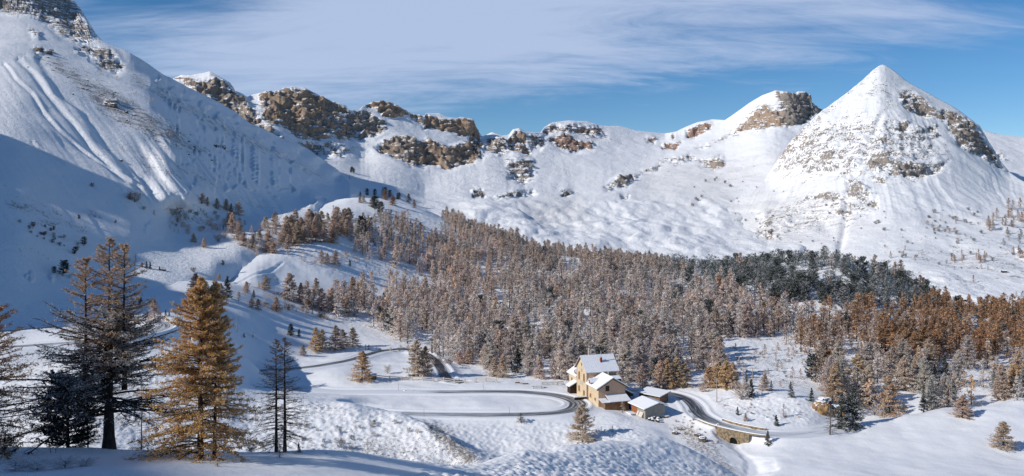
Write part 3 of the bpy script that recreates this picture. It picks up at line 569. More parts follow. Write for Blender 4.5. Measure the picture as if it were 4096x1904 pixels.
# ---------------------------------------------------------------- materials of the things
def simple_mat(name, col, rough=.7, nscale=3.0, var=.25, bump=.2, col2=None, snow=0.0, stretch=(1, 1, 1), bdist=.03, metal=0):
    m, t = new_mat(name); p = t.node('ShaderNodeTexCoord').outputs['Object']
    p = t.node('ShaderNodeMapping', {'Vector': p, 'Scale': stretch}).outputs[0]
    n = t.noise(p, nscale, 6, .65); c2 = col2 or tuple(c*(1-var*2) for c in col[:3])
    c = t.mix(t.ramp(n, .3, .7), tuple(c2[:3])+(1,), tuple(col[:3])+(1,))
    if snow:
        nz = t.node('ShaderNodeSeparateXYZ', {0: t.node('ShaderNodeNewGeometry').outputs['Normal']}).outputs[2]
        f = t.ramp(t.m('ADD', nz, t.m('MULTIPLY', t.m('SUBTRACT', t.noise(p, nscale*1.7, 4, .6), .5), .9)), 1.0-snow, 1.12-snow)
        c = t.mix(f, c, (.84, .85, .88, 1))
    finish(t, c, rough, n, bump, bdist, .25, Metallic=metal); return m
M = {}
M['asphalt'] = None
M['ochre'] = simple_mat("ochre_render", (.62, .50, .34), .9, 1.2, .12, .2, (.50, .39, .26))
M['pink'] = simple_mat("pink_render", (.56, .38, .27), .9, .9, .08, .1, (.50, .33, .23))
M['quoin'] = simple_mat("cut_stone", (.46, .38, .27), .9, 4, .15, .3)
M['shutter'] = simple_mat("brown_shutter", (.30, .12, .04), .7, 3, .2, .1, stretch=(1, 1, .2))
M['darkwood'] = simple_mat("dark_wood", (.055, .035, .022), .8, 5, .3, .3, stretch=(2, 2, .3))
M['logs'] = simple_mat("weathered_boards", (.30, .19, .11), .85, 2.2, .35, .5, (.09, .055, .035), stretch=(.5, .5, 5))
M['door'] = simple_mat("rusty_boards", (.36, .13, .045), .8, 3, .3, .3, (.20, .07, .03), stretch=(4, 4, .3))
M['concrete'] = simple_mat("grey_render", (.33, .32, .285), .9, 1.5, .12, .2)
M['metal'] = simple_mat("grey_metal", (.5, .5, .5), .45, 2, .1, .05, metal=.4)
M['brick'] = simple_mat("red_brick", (.30, .085, .045), .85, 6, .3, .4)
M['rail'] = simple_mat("white_rail", (.70, .66, .60), .7, 4, .1, .1, (.45, .40, .34), snow=.25)
M['blue'] = simple_mat("blue_panel", (.25, .36, .52), .6, 2, .1)
M['snow'] = simple_mat("snow_cover", (.85, .86, .885), .6, 1.5, .02, .35, (.80, .815, .85), bdist=.06)
M['stone'] = simple_mat("old_masonry", (.34, .26, .16), .9, 1.4, .3, .8, (.10, .08, .06), bdist=.1, snow=.2)
M['rock'] = simple_mat("snowy_rock", (.20, .16, .13), .9, .9, .3, .9, (.06, .05, .045), snow=.42, bdist=.15)
M['ochre_rock'] = simple_mat("ochre_rock", (.46, .27, .10), .9, .5, .3, .9, (.16, .11, .07), snow=.32, bdist=.3)
M['black'] = simple_mat("painted_shade_black", (.006, .006, .006), 1, 1, 0, 0)  # flat black in place of the shade inside the bridge arch
M['bark'] = simple_mat("larch_bark", (.075, .055, .045), .95, 7, .4, .8, (.022, .017, .015), stretch=(1, 1, .3), bdist=.04)
M['greybark'] = simple_mat("grey_bark", (.15, .125, .11), .95, 5, .3, .5, (.06, .05, .045), stretch=(1, 1, .3))
M['pole'] = simple_mat("weathered_pole", (.42, .38, .34), .8, 3, .2, .1)
def seam_snow():
    m, t = new_mat("snow_on_ribbed_sheet"); p = t.node('ShaderNodeTexCoord').outputs['UV']
    sx = t.node('ShaderNodeSeparateXYZ', {0: p}).outputs[0]; ph = t.m('FRACT', sx)
    n = t.noise(t.node('ShaderNodeTexCoord').outputs['Object'], 1.2, 4, .6)
    ln = t.m('MULTIPLY', t.m('SUBTRACT', 1.0, t.ramp(t.m('ABSOLUTE', t.m('SUBTRACT', ph, .5)), .03, .16)), t.ramp(n, .35, .62))
    c = t.mix(t.m('MULTIPLY', ln, .55), (.84, .85, .88, 1), (.30, .31, .34, 1))
    finish(t, c, .6, t.m('SUBTRACT', n, t.m('MULTIPLY', ln, .8)), .5, .05, .25); return m
M['ribsnow'] = seam_snow()
def road_mat():
    m, t = new_mat("wet_asphalt_and_slush"); u = t.attr('across'); s = t.attr('along'); cov = t.attr('cover')
    v = t.node('ShaderNodeCombineXYZ', {0: t.m('MULTIPLY', u, 5.0), 1: t.m('MULTIPLY', s, .055), 2: 0.0}).outputs[0]
    n = t.noise(v, 1.0, 6, .62); v2 = t.node('ShaderNodeCombineXYZ', {0: t.m('MULTIPLY', u, 14.0), 1: t.m('MULTIPLY', s, .12), 2: 3.0}).outputs[0]; n2 = t.noise(v2, 1, 4, .6)
    edge = t.ramp(t.m('ABSOLUTE', u), .50, 1.05)
    f = t.m('ADD', t.m('ADD', t.m('MULTIPLY', n, 1.05), t.m('MULTIPLY', n2, .75)), t.m('ADD', t.m('MULTIPLY', edge, .62), t.m('SUBTRACT', cov, .13)))
    f = t.ramp(f, .72, 1.10)
    c = t.mix(f, (.030, .032, .037, 1), (.74, .76, .80, 1))
    finish(t, c, t.m('ADD', .45, t.m('MULTIPLY', f, .2)), f, .4, .03, .4); return m
M['asphalt'] = road_mat()
def foliage(name, obj):
    m, t = new_mat(name)
    if obj: oi = t.n.new('ShaderNodeObjectInfo'); tint, fr, rnd = oi.outputs['Color'], oi.outputs['Alpha'], oi.outputs['Random']
    else: a = t.n.new('ShaderNodeAttribute'); a.attribute_name = 'tint'; tint, fr, rnd = a.outputs['Color'], a.outputs['Alpha'], 0.5
    v = t.attr('shade'); sn = t.attr('frost')
    k = t.m('ADD', .50, t.m('MULTIPLY', v, 1.0))
    c = t.node('ShaderNodeVectorMath', {0: tint, 1: t.node('ShaderNodeCombineXYZ', {0: k, 1: k, 2: k}).outputs[0]}, operation='MULTIPLY').outputs[0]
    f = t.ramp(t.m('SUBTRACT', fr, sn), -.36, .36)
    c = t.mix(t.m('MULTIPLY', f, .86), c, (.80, .79, .80, 1))
    d = t.node('ShaderNodeBsdfDiffuse', {'Color': c}); tr = t.node('ShaderNodeBsdfTranslucent', {'Color': c})
    mx = t.node('ShaderNodeMixShader', {0: .40}); t.l.new(d.outputs[0], mx.inputs[1]); t.l.new(tr.outputs[0], mx.inputs[2])
    t.l.new(mx.outputs[0], t.node('ShaderNodeOutputMaterial').inputs[0]); return m
M['leaf'] = foliage("needles", True); M['leafstuff'] = foliage("needles_of_the_wood", False)

# ---------------------------------------------------------------- mesh builder for made things
class MB:
    def __init__(s): s.v = []; s.f = []; s.uv = []
    def poly(s, pts, uv=None):
        b = len(s.v); s.v += [tuple(p) for p in pts]; s.f.append(tuple(range(b, b+len(pts)))); s.uv.append(uv or [(0, 0)]*len(pts))
    def box(s, o, a, b, c):
        "corner o and three edge vectors"
        o, a, b, c = [np.array(q, float) for q in (o, a, b, c)]
        P8 = [o, o+a, o+a+b, o+b, o+c, o+a+c, o+a+b+c, o+b+c]
        for q in ((0, 3, 2, 1), (4, 5, 6, 7), (0, 1, 5, 4), (1, 2, 6, 5), (2, 3, 7, 6), (3, 0, 4, 7)): s.poly([P8[i] for i in q])
    def slab(s, quad, th, n=1.0):
        "a sheet over four corners (any polygon), th thick upward, ribs n per metre along the first edge"
        q = [np.array(p, float) for p in quad]; up = np.array([0, 0, th]); L = np.linalg.norm(q[1]-q[0])*n
        top = [p+up for p in q]; uv = [(0, 0), (L, 0), (L, 1), (0, 1)] if len(q) == 4 else None
        s.poly(top, uv); s.poly(q[::-1])
        for i in range(len(q)): j = (i+1) % len(q); s.poly([q[i], q[j], top[j], top[i]])
    def prism(s, base, top):
        base = [tuple(p) for p in base]; top = [tuple(p) for p in top]; s.poly(base[::-1]); s.poly(top)
        for i in range(len(base)): j = (i+1) % len(base); s.poly([base[i], base[j], top[j], top[i]])
    def tube(s, p0, p1, r0, r1, n=8, cap=True):
        p0 = Vector(p0); p1 = Vector(p1); d = (p1-p0).normalized(); a = d.orthogonal().normalized(); b = d.cross(a)
        c0 = [p0+(a*math.cos(6.2832*k/n)+b*math.sin(6.2832*k/n))*r0 for k in range(n)]; c1 = [p1+(a*math.cos(6.2832*k/n)+b*math.sin(6.2832*k/n))*r1 for k in range(n)]
        for k in range(n): s.poly([c0[k], c0[(k+1) % n], c1[(k+1) % n], c1[k]])
        if cap: s.poly(c0[::-1]); s.poly(c1)
    def build(s, name, mat, parent=None, smooth=False):
        me = bpy.data.meshes.new(name); me.from_pydata(s.v, [], s.f); ul = me.uv_layers.new(name="UVMap"); k = 0
        for u in s.uv:
            for p in u: ul.data[k].uv = p; k += 1
        me.materials.append(mat); me.polygons.foreach_set('use_smooth', [smooth]*len(s.f)); me.update()
        if parent is not None:
            o = bpy.data.objects.new(name, me); S.collection.objects.link(o); o.parent = parent
            return o
        return link(name, me)
def empty(name, loc, label, cat, group=None):
    o = bpy.data.objects.new(name, None); S.collection.objects.link(o); o.location = loc; o.empty_display_size = .2
    return tagp(o, label, cat, group)

# ---------------------------------------------------------------- roads
def ribbon(name, line, w, cover, mat, apex=None):
    p = line; w = np.full(len(p), w)
    if apex is not None: w = w+1.3*np.exp(-(np.hypot(p[:, 0]-apex[0], p[:, 1]-apex[1])/9)**2)
    w = w[:, None]; d = np.gradient(p[:, :2], axis=0); d /= np.linalg.norm(d, axis=1)[:, None]; nrm = np.stack([d[:, 1], -d[:, 0]], 1)
    us = np.linspace(-1, 1, 9); s = np.r_[0, np.cumsum(np.linalg.norm(np.diff(p[:, :2], axis=0), axis=1))]
    z = np.convolve(np.pad(p[:, 2], 6, mode='edge'), np.ones(13)/13, 'valid')
    V = np.stack([p[:, None, 0]+nrm[:, None, 0]*us*w, p[:, None, 1]+nrm[:, None, 1]*us*w, z[:, None]+.02+.05*(1-us**2)-.06*(np.abs(us) > .95)], -1)
    t = np.linspace(0, 1, len(p)); cv = np.interp(t, [c[0] for c in cover], [c[1] for c in cover])
    me = npmesh(name, V.reshape(-1, 3), gridfaces(len(p), 9), mat, {'across': np.tile(us, (len(p), 1)), 'along': np.repeat(s[:, None], 9, 1), 'cover': np.repeat(cv[:, None], 9, 1)})
    return tagp(link(name, me), kind='structure')
ribbon('road', ROADS['refuge']['line'], 3.3, [(0, .45), (.07, .12), (.25, .06), (.55, .05), (.8, .12), (1, .2)], M['asphalt'], P(2312, 1617, 266))
ribbon('road', ROADS['meadow']['line'], 3.0, [(0, .5), (.02, 1.2), (.20, 1.2), (.24, .12), (.38, .06), (.5, .0), (.7, -.08), (1, -.05)], M['asphalt'])
ribbon('road', ROADS['bridge']['line'], 3.2, [(0, .2), (.2, .02), (.45, .0), (.6, .15), (.85, .3), (1, .3)], M['asphalt'])
ribbon('road', ROADS['upper']['line'], 3.6, [(0, -.05), (.2, 0.), (.33, .14), (.6, .16), (.75, .12), (1, .1)], M['asphalt'])

# ---------------------------------------------------------------- trees
def make_tree(rs, H, R, nb, nt, nf, size, shape='larch', trunk_r=None, trunk_bend=.02, droop=.25, up=.15, h0=.06, tip=.75, dead=.0, wood_r=.03, aspect=.42, lopsided=None, twl=.32):
    """arrays of one conifer: (trunk v, f), (twig v, f), (needle v, f, shade, frost); z up, base at 0"""
    g = np.random.default_rng(rs)
    # trunk
    nz = 12; zz = np.linspace(0, H*.97, nz); bx = np.cumsum(g.normal(0, trunk_bend, nz))*H/14; by = np.cumsum(g.normal(0, trunk_bend, nz))*H/14; bx -= bx[0]; by -= by[0]
    tr = (trunk_r or H*.017); rr = tr*(1-zz/H*.94); rr[0] *= 1.35
    ang = np.arange(7)/7*2*math.pi; TV = np.stack([bx[:, None]+np.cos(ang)*rr[:, None], by[:, None]+np.sin(ang)*rr[:, None], np.repeat(zz[:, None], 7, 1)], -1).reshape(-1, 3); TV[:7, 2] -= .5
    i = np.arange(nz-1)[:, None]*7+np.arange(7)[None]; i2 = np.arange(nz-1)[:, None]*7+(np.arange(7)+1)[None] % 7
    TF = np.stack([i, i2, i2+7, i+7], -1).reshape(-1, 4)
    # branches
    hb = h0+(1-h0)*(np.arange(nb)+g.random(nb))/nb; hb = hb**(.95)
    az = g.random(nb)*2*math.pi
    if shape == 'pine': prof = np.sqrt(np.clip(1-((hb-.42)/.62)**2, 0.02, 1))
    elif shape == 'column': prof = np.clip(1.15*(1-hb)**.45, .05, 1)*np.clip(.5+hb*3, 0, 1)
    else: prof = np.clip((1-hb)**tip, .03, 1)*np.clip(.78+hb*1.6, 0, 1)
    L = R*prof*(.66+.5*g.random(nb))
    if lopsided is not None: L = L*(1+lopsided[0]*np.cos(az-lopsided[1]))
    K = 7; t = np.linspace(0, 1, K)
    e0 = (up+.5*hb**2*(1 if shape != 'pine' else .8))[:, None]+g.normal(0, .09, nb)[:, None]
    dr = (droop*(1-hb)**.6)[:, None]
    r = L[:, None]*t; z = zz[0]+hb[:, None]*H*.97+L[:, None]*(e0*t-dr*t**2*1.6+.16*t**4)
    wob = np.cumsum(g.normal(0, .09, (nb, K)), 1)*t; azk = az[:, None]+wob
    B = np.stack([np.interp(hb*H, zz, bx)[:, None]+np.cos(azk)*r, np.interp(hb*H, zz, by)[:, None]+np.sin(azk)*r, z], -1)   # nb,K,3
    # sub-twigs
    tt = .18+.82*(np.arange(nt)+g.random((nb, nt)))/nt; idx = np.clip(tt*(K-1), 0, K-1.001); i0 = idx.astype(int); fr = (idx-i0)[..., None]
    bi = np.arange(nb)[:, None]; p0 = B[bi, i0]*(1-fr)+B[bi, i0+1]*fr; bd = B[bi, i0+1]-B[bi, i0]; bd /= np.linalg.norm(bd, axis=-1, keepdims=True)+1e-9
    side = np.stack([-bd[..., 1], bd[..., 0], 0*bd[..., 0]], -1); sg = np.where(g.random((nb, nt)) < .5, -1, 1)[..., None]
    td = bd*(.55+.4*g.random((nb, nt, 1)))+side*sg*(.5+.6*g.random((nb, nt, 1)))+np.stack([0*tt, 0*tt, g.normal(-.05 if shape == 'larch' else .12, .22, (nb, nt))], -1)
    td /= np.linalg.norm(td, axis=-1, keepdims=True)
    tl = (L[:, None]*twl*(1.15-tt*.75)*(.5+.8*g.random((nb, nt))))[..., None]; p1 = p0+td*tl
    # wood: thin three sided spikes
    def spikes(a, b, ra, rb):
        a = a.reshape(-1, 3); b = b.reshape(-1, 3); d = b-a; d /= np.linalg.norm(d, axis=1)[:, None]+1e-9
        u_ = np.cross(d, [0.31, .2, .93]); u_ /= np.linalg.norm(u_, axis=1)[:, None]+1e-9; w_ = np.cross(d, u_); V = []
        for k in range(3):
            c, s_ = math.cos(k*2.0944), math.sin(k*2.0944); V.append(a+(u_*c+w_*s_)*ra)
        for k in range(3):
            c, s_ = math.cos(k*2.0944), math.sin(k*2.0944); V.append(b+(u_*c+w_*s_)*rb)
        V = np.stack(V, 1); n = len(a); o = np.arange(n)[:, None]*6
        Fq = np.concatenate([o+np.array([[k, (k+1) % 3, 3+(k+1) % 3, 3+k]]) for k in range(3)], 0); return V.reshape(-1, 3), Fq
    wr_ = (wood_r*(.35+L/R))[:, None, None]*np.ones((1, K-1, 1)); tp = (1-t[:-1]*.85)[None, :, None]; tp2 = (1-t[1:]*.85)[None, :, None]
    v1, f1 = spikes(B[:, :-1], B[:, 1:], (wr_*tp).reshape(-1, 1), (wr_*tp2).reshape(-1, 1))
    keep = g.random((nb, nt)) < .9; v2, f2 = spikes(p0[keep], p1[keep], wood_r*.32, wood_r*.10)
    WV = np.concatenate([v1, v2]); WF = np.concatenate([f1, f2+len(v1)])
    # needles: little leaf-shaped quads along the twigs
    s_ = g.random((nb, nt, nf, 1)); q = p0[:, :, None]+(p1-p0)[:, :, None]*s_+g.normal(0, size*.35, (nb, nt, nf, 3))
    alive = g.random((nb, nt, nf)) > (dead*(1-hb)**.5)[:, None, None]
    q = q[alive]; d = (np.repeat(td[:, :, None], nf, 2)[alive]+g.normal(0, .55, (len(q), 3))); d /= np.linalg.norm(d, axis=1)[:, None]
    n = g.normal(0, .6, (len(q), 3))+np.array([0, 0, 1.0]); w = np.cross(d, n); w /= np.linalg.norm(w, axis=1)[:, None]+1e-9
    sz_ = size*(.6+.8*g.random(len(q)))[:, None]; ww = w*sz_*aspect
    NV = np.stack([q-d*sz_*.5, q+ww*.5, q+d*sz_*.5, q-ww*.5], 1).reshape(-1, 3); NF = np.arange(len(NV)).reshape(-1, 4)
    rad = np.hypot(q[:, 0], q[:, 1])/R
    shade = np.clip(g.random(len(q))*.75+.25*np.repeat(g.random((nb, 1, 1))*np.ones((1, nt, nf)), 1, 0)[alive], 0, 1)
    frost = np.clip(g.random(len(q))*.9+.05, 0, 1)
    return (TV, TF), (WV, WF), (NV, NF, np.repeat(shade, 4), np.repeat(frost, 4))
def tree_meshes(name, arr, bark, leaf, split=True):
    (TV, TF), (WV, WF), (NV, NF, sh, fr) = arr
    tv = np.concatenate([TV, WV]); tf = np.concatenate([TF, WF+len(TV)])
    return npmesh(name+"_trunk", tv, tf, bark), npmesh(name+"_crown", NV, NF, leaf, {'shade': sh, 'frost': fr}, smooth=False)

KINDS = {
 'larch': [make_tree(100+k, 10, 3.1+.35*(k % 3), 110, 10, 10, .31, tip=.70+.06*(k % 2), droop=.24, h0=.02, aspect=.45, wood_r=.03, lopsided=(.12, k), trunk_bend=.05) for k in range(7)],
 'thin': [make_tree(200+k, 10, 2.2, 70, 7, 4, .26, tip=.7, droop=.25, dead=.35, aspect=.36, wood_r=.035, trunk_bend=.05) for k in range(4)],
 'pine': [make_tree(300+k, 10, 2.5, 70, 9, 9, .36, shape='pine', droop=.05, up=.35, h0=.08, aspect=.55, wood_r=.04, trunk_bend=.12) for k in range(4)],
 'spruce': [make_tree(400+k, 10, 2.3, 90, 9, 8, .30, tip=.85, droop=.22, aspect=.5, h0=.03, wood_r=.03) for k in range(4)],
 'bush': [make_tree(500+k, 3, 2.0, 40, 8, 7, .22, shape='pine', droop=.0, up=.6, h0=.02, wood_r=.02) for k in range(4)],
}
MESH = {k: [tree_meshes(k, a, M['bark'] if k != 'thin' else M['greybark'], M['leaf']) for a in v] for k, v in KINDS.items()}
def single(kinds):  # one mesh with trunk and crown for the far away ones
    out = []
    for a in kinds:
        (TV, TF), _, (NV, NF, sh, fr) = a; v = np.concatenate([TV, NV]); f = np.concatenate([TF, NF+len(TV)])
        me = npmesh("tree", v, f, M['leaf'], {'shade': np.r_[np.zeros(len(TV)), sh], 'frost': np.r_[np.ones(len(TV))*1.5, fr]}, smooth=False); out.append(me)
    return out
LOW = {k: [make_tree(700+k*10+j, 10, {0: 3.3, 1: 3.3, 2: 2.2}[k], 34, 5, 3, .66, h0=.03, shape={0: 'larch', 1: 'pine', 2: 'larch'}[k], droop=.3 if k != 1 else .05, up=.15 if k != 1 else .35, aspect=.5) for j in range(5)] for k in (0, 1)}
LOWM = {k: single(v) for k, v in LOW.items()}; BUSHM = single(KINDS['bush'])

COL = dict(gold=(.64, .43, .21, .32), tan=(.62, .44, .29, .42), pink=(.60, .43, .33, .44), brown=(.48, .36, .275, .32), grey=(.59, .48, .395, .44), rust=(.42, .245, .13, .12), russet=(.45, .32, .23, .28),
           green=(.045, .065, .050, .26), dark=(.028, .042, .036, .10), frosty=(.075, .10, .085, .48), bare=(.15, .105, .08, .25), white=(.50, .41, .33, .50))
GROUPTXT = {}
NTREE = 0
def put_tree(loc, H, kind, col, label, group=None, cat='tree', name=None, parts=True, width=1.0, seed=None):
    global NTREE; NTREE += 1
    rnd = random.Random(seed if seed is not None else NTREE*7919)
    var = rnd.randrange(len(MESH[kind])); width = width*rnd.uniform(.95, 1.3); tm, cm = MESH[kind][var]
    base = 10.0 if kind != 'bush' else 3.0
    nm = name or {'larch': 'larch_tree', 'thin': 'larch_tree', 'pine': 'pine_tree', 'spruce': 'spruce_tree', 'bush': 'bush'}[kind]
    e = empty(nm, loc, label, cat, group); e.rotation_euler = (rnd.uniform(-.03, .03), rnd.uniform(-.03, .03), rnd.uniform(0, 6.28)); s = H/base; e.scale = (s*width, s*width, s)
    c = COL[col] if isinstance(col, str) else col; j = rnd.uniform(.85, 1.18)
    for n_, d in (('trunk', tm), ('crown', cm)):
        o = bpy.data.objects.new(n_, d); S.collection.objects.link(o); o.parent = e
        o.color = (c[0]*j, c[1]*j*rnd.uniform(.95, 1.05), c[2]*j, max(0, c[3]+rnd.uniform(-.07, .07)))
    return e
def put_far(loc, H, k, col, label, group, cat='tree', name=None, bush=False):
    global NTREE; NTREE += 1; rnd = random.Random(NTREE*31)
    me = rnd.choice(BUSHM if bush else LOWM[k]); o = bpy.data.objects.new(name or ('larch_tree' if k == 0 else 'pine_tree') if not bush else (name or 'bush'), me); S.collection.objects.link(o)
    s = H/(3.0 if bush else 10.0); o.scale = (s*1.1, s*1.1, s); o.location = loc; o.rotation_euler[2] = rnd.uniform(0, 6.28); c = COL[col]; j = rnd.uniform(.85, 1.15)
    o.color = (c[0]*j, c[1]*j, c[2]*j, c[3]); return tagp(o, label, cat, group)

# ---- the wood on the hillside
WOOD = [(1400,940),(1450,900),(1520,872),(1640,885),(1690,950),(1790,905),(1760,870),(1900,902),(2100,990),(2400,1045),(2800,1085),(3150,1060),(3400,1045),(3600,1125),(3700,1185),(3780,1236),(3900,1272),(4250,1265),(4250,1585),(4000,1603),(3750,1638),(3500,1668),(3360,1660),(3290,1600),(3240,1560),(3210,1480),(3100,1410),(2990,1385),(2900,1410),(2880,1480),(2900,1545),(2700,1548),(2450,1538),(2230,1515),(2000,1500),(1930,1455),(1817,1446),(1742,1420),(1629,1376),(1545,1338),(1462,1298),(1380,1285),(1290,1260),(1200,1232),(1130,1205),(1150,1185),(1300,1195),(1480,1165),(1600,1150),(1700,1120),(1600,1085),(1500,1065),(1420,1020)]
CLEAR = [([(3350,1000),(3480,1010),(3540,1085),(3440,1100),(3370,1060)], .92), ([(2110,950),(2190,960),(2210,1015),(2130,1020)], .9), ([(2240,1060),(2380,1075),(2360,1120),(2250,1110)], .75), ([(2850,1360),(3230,1340),(3260,1560),(2880,1560)], .72), ([(1580,800),(1770,830),(1760,950),(1700,960)], .9),
         ([(3080,1240),(3400,1200),(3500,1260),(3300,1320)], .3), ([(1350,1050),(1700,1090),(1700,1150),(1450,1190),(1350,1150)], .5), ([(2700,1360),(2800,1360),(2800,1440),(2700,1440)], .6)]
def wood_kind(px, py, r):
    "species, colour, height in metres at this place of the wood"
    a = r.random()
    con = inpoly(np.array([px]), np.array([py]), [(2600,1060),(2800,1040),(3200,1000),(3500,1040),(3760,1230),(3500,1262),(3250,1250),(3050,1215),(2850,1165)], 25)[0]
    if a < con*.95: return 'pine', ('green' if r.random() < .7 else 'frosty'), r.uniform(9, 13)
    a = r.random()
    if py > 1470 and px > 3330:
        k = r.random()
        return ('spruce', 'frosty' if r.random() < .6 else 'green', r.uniform(7, 12)) if k < .24 else ('larch', 'tan' if k < .62 else 'gold' if k < .72 else 'white', r.uniform(10, 15))
    rust = smoothstep(px+(1250-py)*.15, 2750, 3500)*smoothstep(py, 1060, 1180)*(1-smoothstep(py-(px-3000)*.05, 1470, 1570))
    if a < .07: return ('pine', 'green', r.uniform(8, 12))
    if r.random() < rust: return 'larch', ('rust' if r.random() < .35+.6*smoothstep(px, 3200, 3800) else 'russet'), r.uniform(11, 16)
    if px < 1800 and py < 1130: return 'larch', ('brown' if py < 950+r.random()*120 and r.random() < .8 else ('pink' if r.random() < .6 else 'tan')), r.uniform(8, 14)
    if px < 2000 and py < 1330: return 'larch', ('tan' if r.random() < .35 else 'pink' if r.random() < .6 else 'grey'), r.uniform(11, 16)
    if py < 1100: return ('larch', 'brown', r.uniform(11, 15))
    if px > 3000 and py > 1330 : return ('thin' if r.random() < .3 else 'larch', 'grey' if r.random() < .6 else 'brown', r.uniform(11, 16))
    k = r.random(); return ('thin' if r.random() < .15 else 'larch'), ('grey' if k < .55 else 'brown' if k < .72 else 'white' if k < .9 else 'pink'), r.uniform(12, 17)
def scatter_wood():
    r = random.Random(3); out = []
    sp = 6.1; ys = np.arange(300, 960, sp); pts = []
    for y in ys:
        for x in np.arange(-.28*y, .70*y, sp): pts.append((x+r.uniform(-.42, .42)*sp, y+r.uniform(-.42, .42)*sp))
    for y in np.arange(255, 300, 5.2):
        for x in np.arange(.38*y, .72*y, 5.2): pts.append((x+r.uniform(-.4, .4)*5, y+r.uniform(-.4, .4)*5))
    pts = np.array(pts); z = np.array([gz(*p) for p in pts]); px = pts[:, 0]/pts[:, 1]*F+CX; py = HZ-z/pts[:, 1]*F
    den = inpoly(px, py, WOOD, 8)
    # bases just over the crest still show their tops: keep those close behind it
    for poly, k in CLEAR: den = den*(1-k*inpoly(px, py, poly, 15))
    den = den*np.clip(.80+fbm2(pts[:, 0]/22, pts[:, 1]/22, 8, 2)*2.2, .08, .95)
    den[(pts[:, 1] < 300) & (px < 3300)] = 0
    for i in range(len(pts)):
        if den[i] > r.random() and pts[i, 1] < 900:
            k, c, h = wood_kind(px[i], py[i], r); out.append((px[i], py[i], pts[i, 0], pts[i, 1], z[i]-.2, k, c, h*(r.uniform(.82, 1.1) if r.random() < .72 else r.uniform(.45, .8))))
    return out
wood = scatter_wood()
print("wood trees", len(wood))
REG = [((1100,800,1480,1060), "on the snowy knoll"), ((1480,800,2000,1060), "at the wood's upper left"), ((1100,1060,1600,1350), "beside the snow track"),
       ((1600,1060,2240,1300), "in the wood above the fence"), ((1600,1300,2240,1560), "just behind the rail fence"), ((2240,1300,2560,1560), "right behind the refuge"),
       ((2560,1300,2900,1560), "behind the utility poles"), ((2900,1200,3300,1560), "above the bridge bank"), ((3300,1440,3700,1700), "left on the mound top"), ((3700,1440,4300,1700), "right on the mound top"),
       ((3300,1200,4300,1440), "in the rusty wood"), ((2240,900,3300,1300), "on the crest of the wood"), ((3300,900,4300,1200), "at the crest's right end")]
def region(px, py):
    for (a, b, c, d), t in REG:
        if a <= px < c and b <= py < d: return t
    return "on the wooded hillside"
CW = dict(gold='golden', tan='tan', pink='pinkish', brown='brown', grey='greyish', rust='rusty', russet='reddish', green='dark green', dark='blackish', frosty='frosty', bare='bare', white='whitish')
KW = dict(larch='larch', thin='thin larch', pine='pine', spruce='spruce', bush='bush')

LBL = []
ORD = "leftmost second third fourth fifth sixth seventh eighth ninth tenth eleventh twelfth thirteenth fourteenth fifteenth sixteenth seventeenth eighteenth nineteenth twentieth".split()
PLUR = dict(larch='larches', bush='bushes', spruce='spruces')
def relabel(o, adj, noun, place, px, py): LBL.append([o, adj, noun, place, px, py])
def finish_labels():
    "give every look-alike its place in its own row, counted from the left"
    from collections import defaultdict
    def number(items, pre):
        items.sort(key=lambda t: t[4])
        if len(items) == 1:
            o, adj, noun, place = items[0][:4]; o['label'] = ("%s %s %s %s" % (pre, adj, noun, place)).strip(); return
        for i, (o, adj, noun, place, _, _) in enumerate(items):
            w = noun.split(); w[-1] = PLUR.get(w[-1], w[-1]+'s'); n = ORD[i] if i == 0 else ("rightmost" if i == len(items)-1 else ORD[min(i, 19)])
            t = "%s of %s %s %s %s" % (n if i in (0, len(items)-1) else n+" from left", pre, adj, ' '.join(w), place); o['label'] = ' '.join(t.split())
    g = defaultdict(list)
    for it in LBL: g[(it[1], it[2], it[3])].append(it)
    for k, v in g.items():
        if len(v) <= 14: number(v, ""); continue
        v.sort(key=lambda t: -t[5]); n = 2 if len(v) <= 28 else 3; names = ["nearer", "farther"] if n == 2 else ["nearest", "middle", "farthest"]
        for j in range(n): number(v[j*len(v)//n:(j+1)*len(v)//n], names[j])
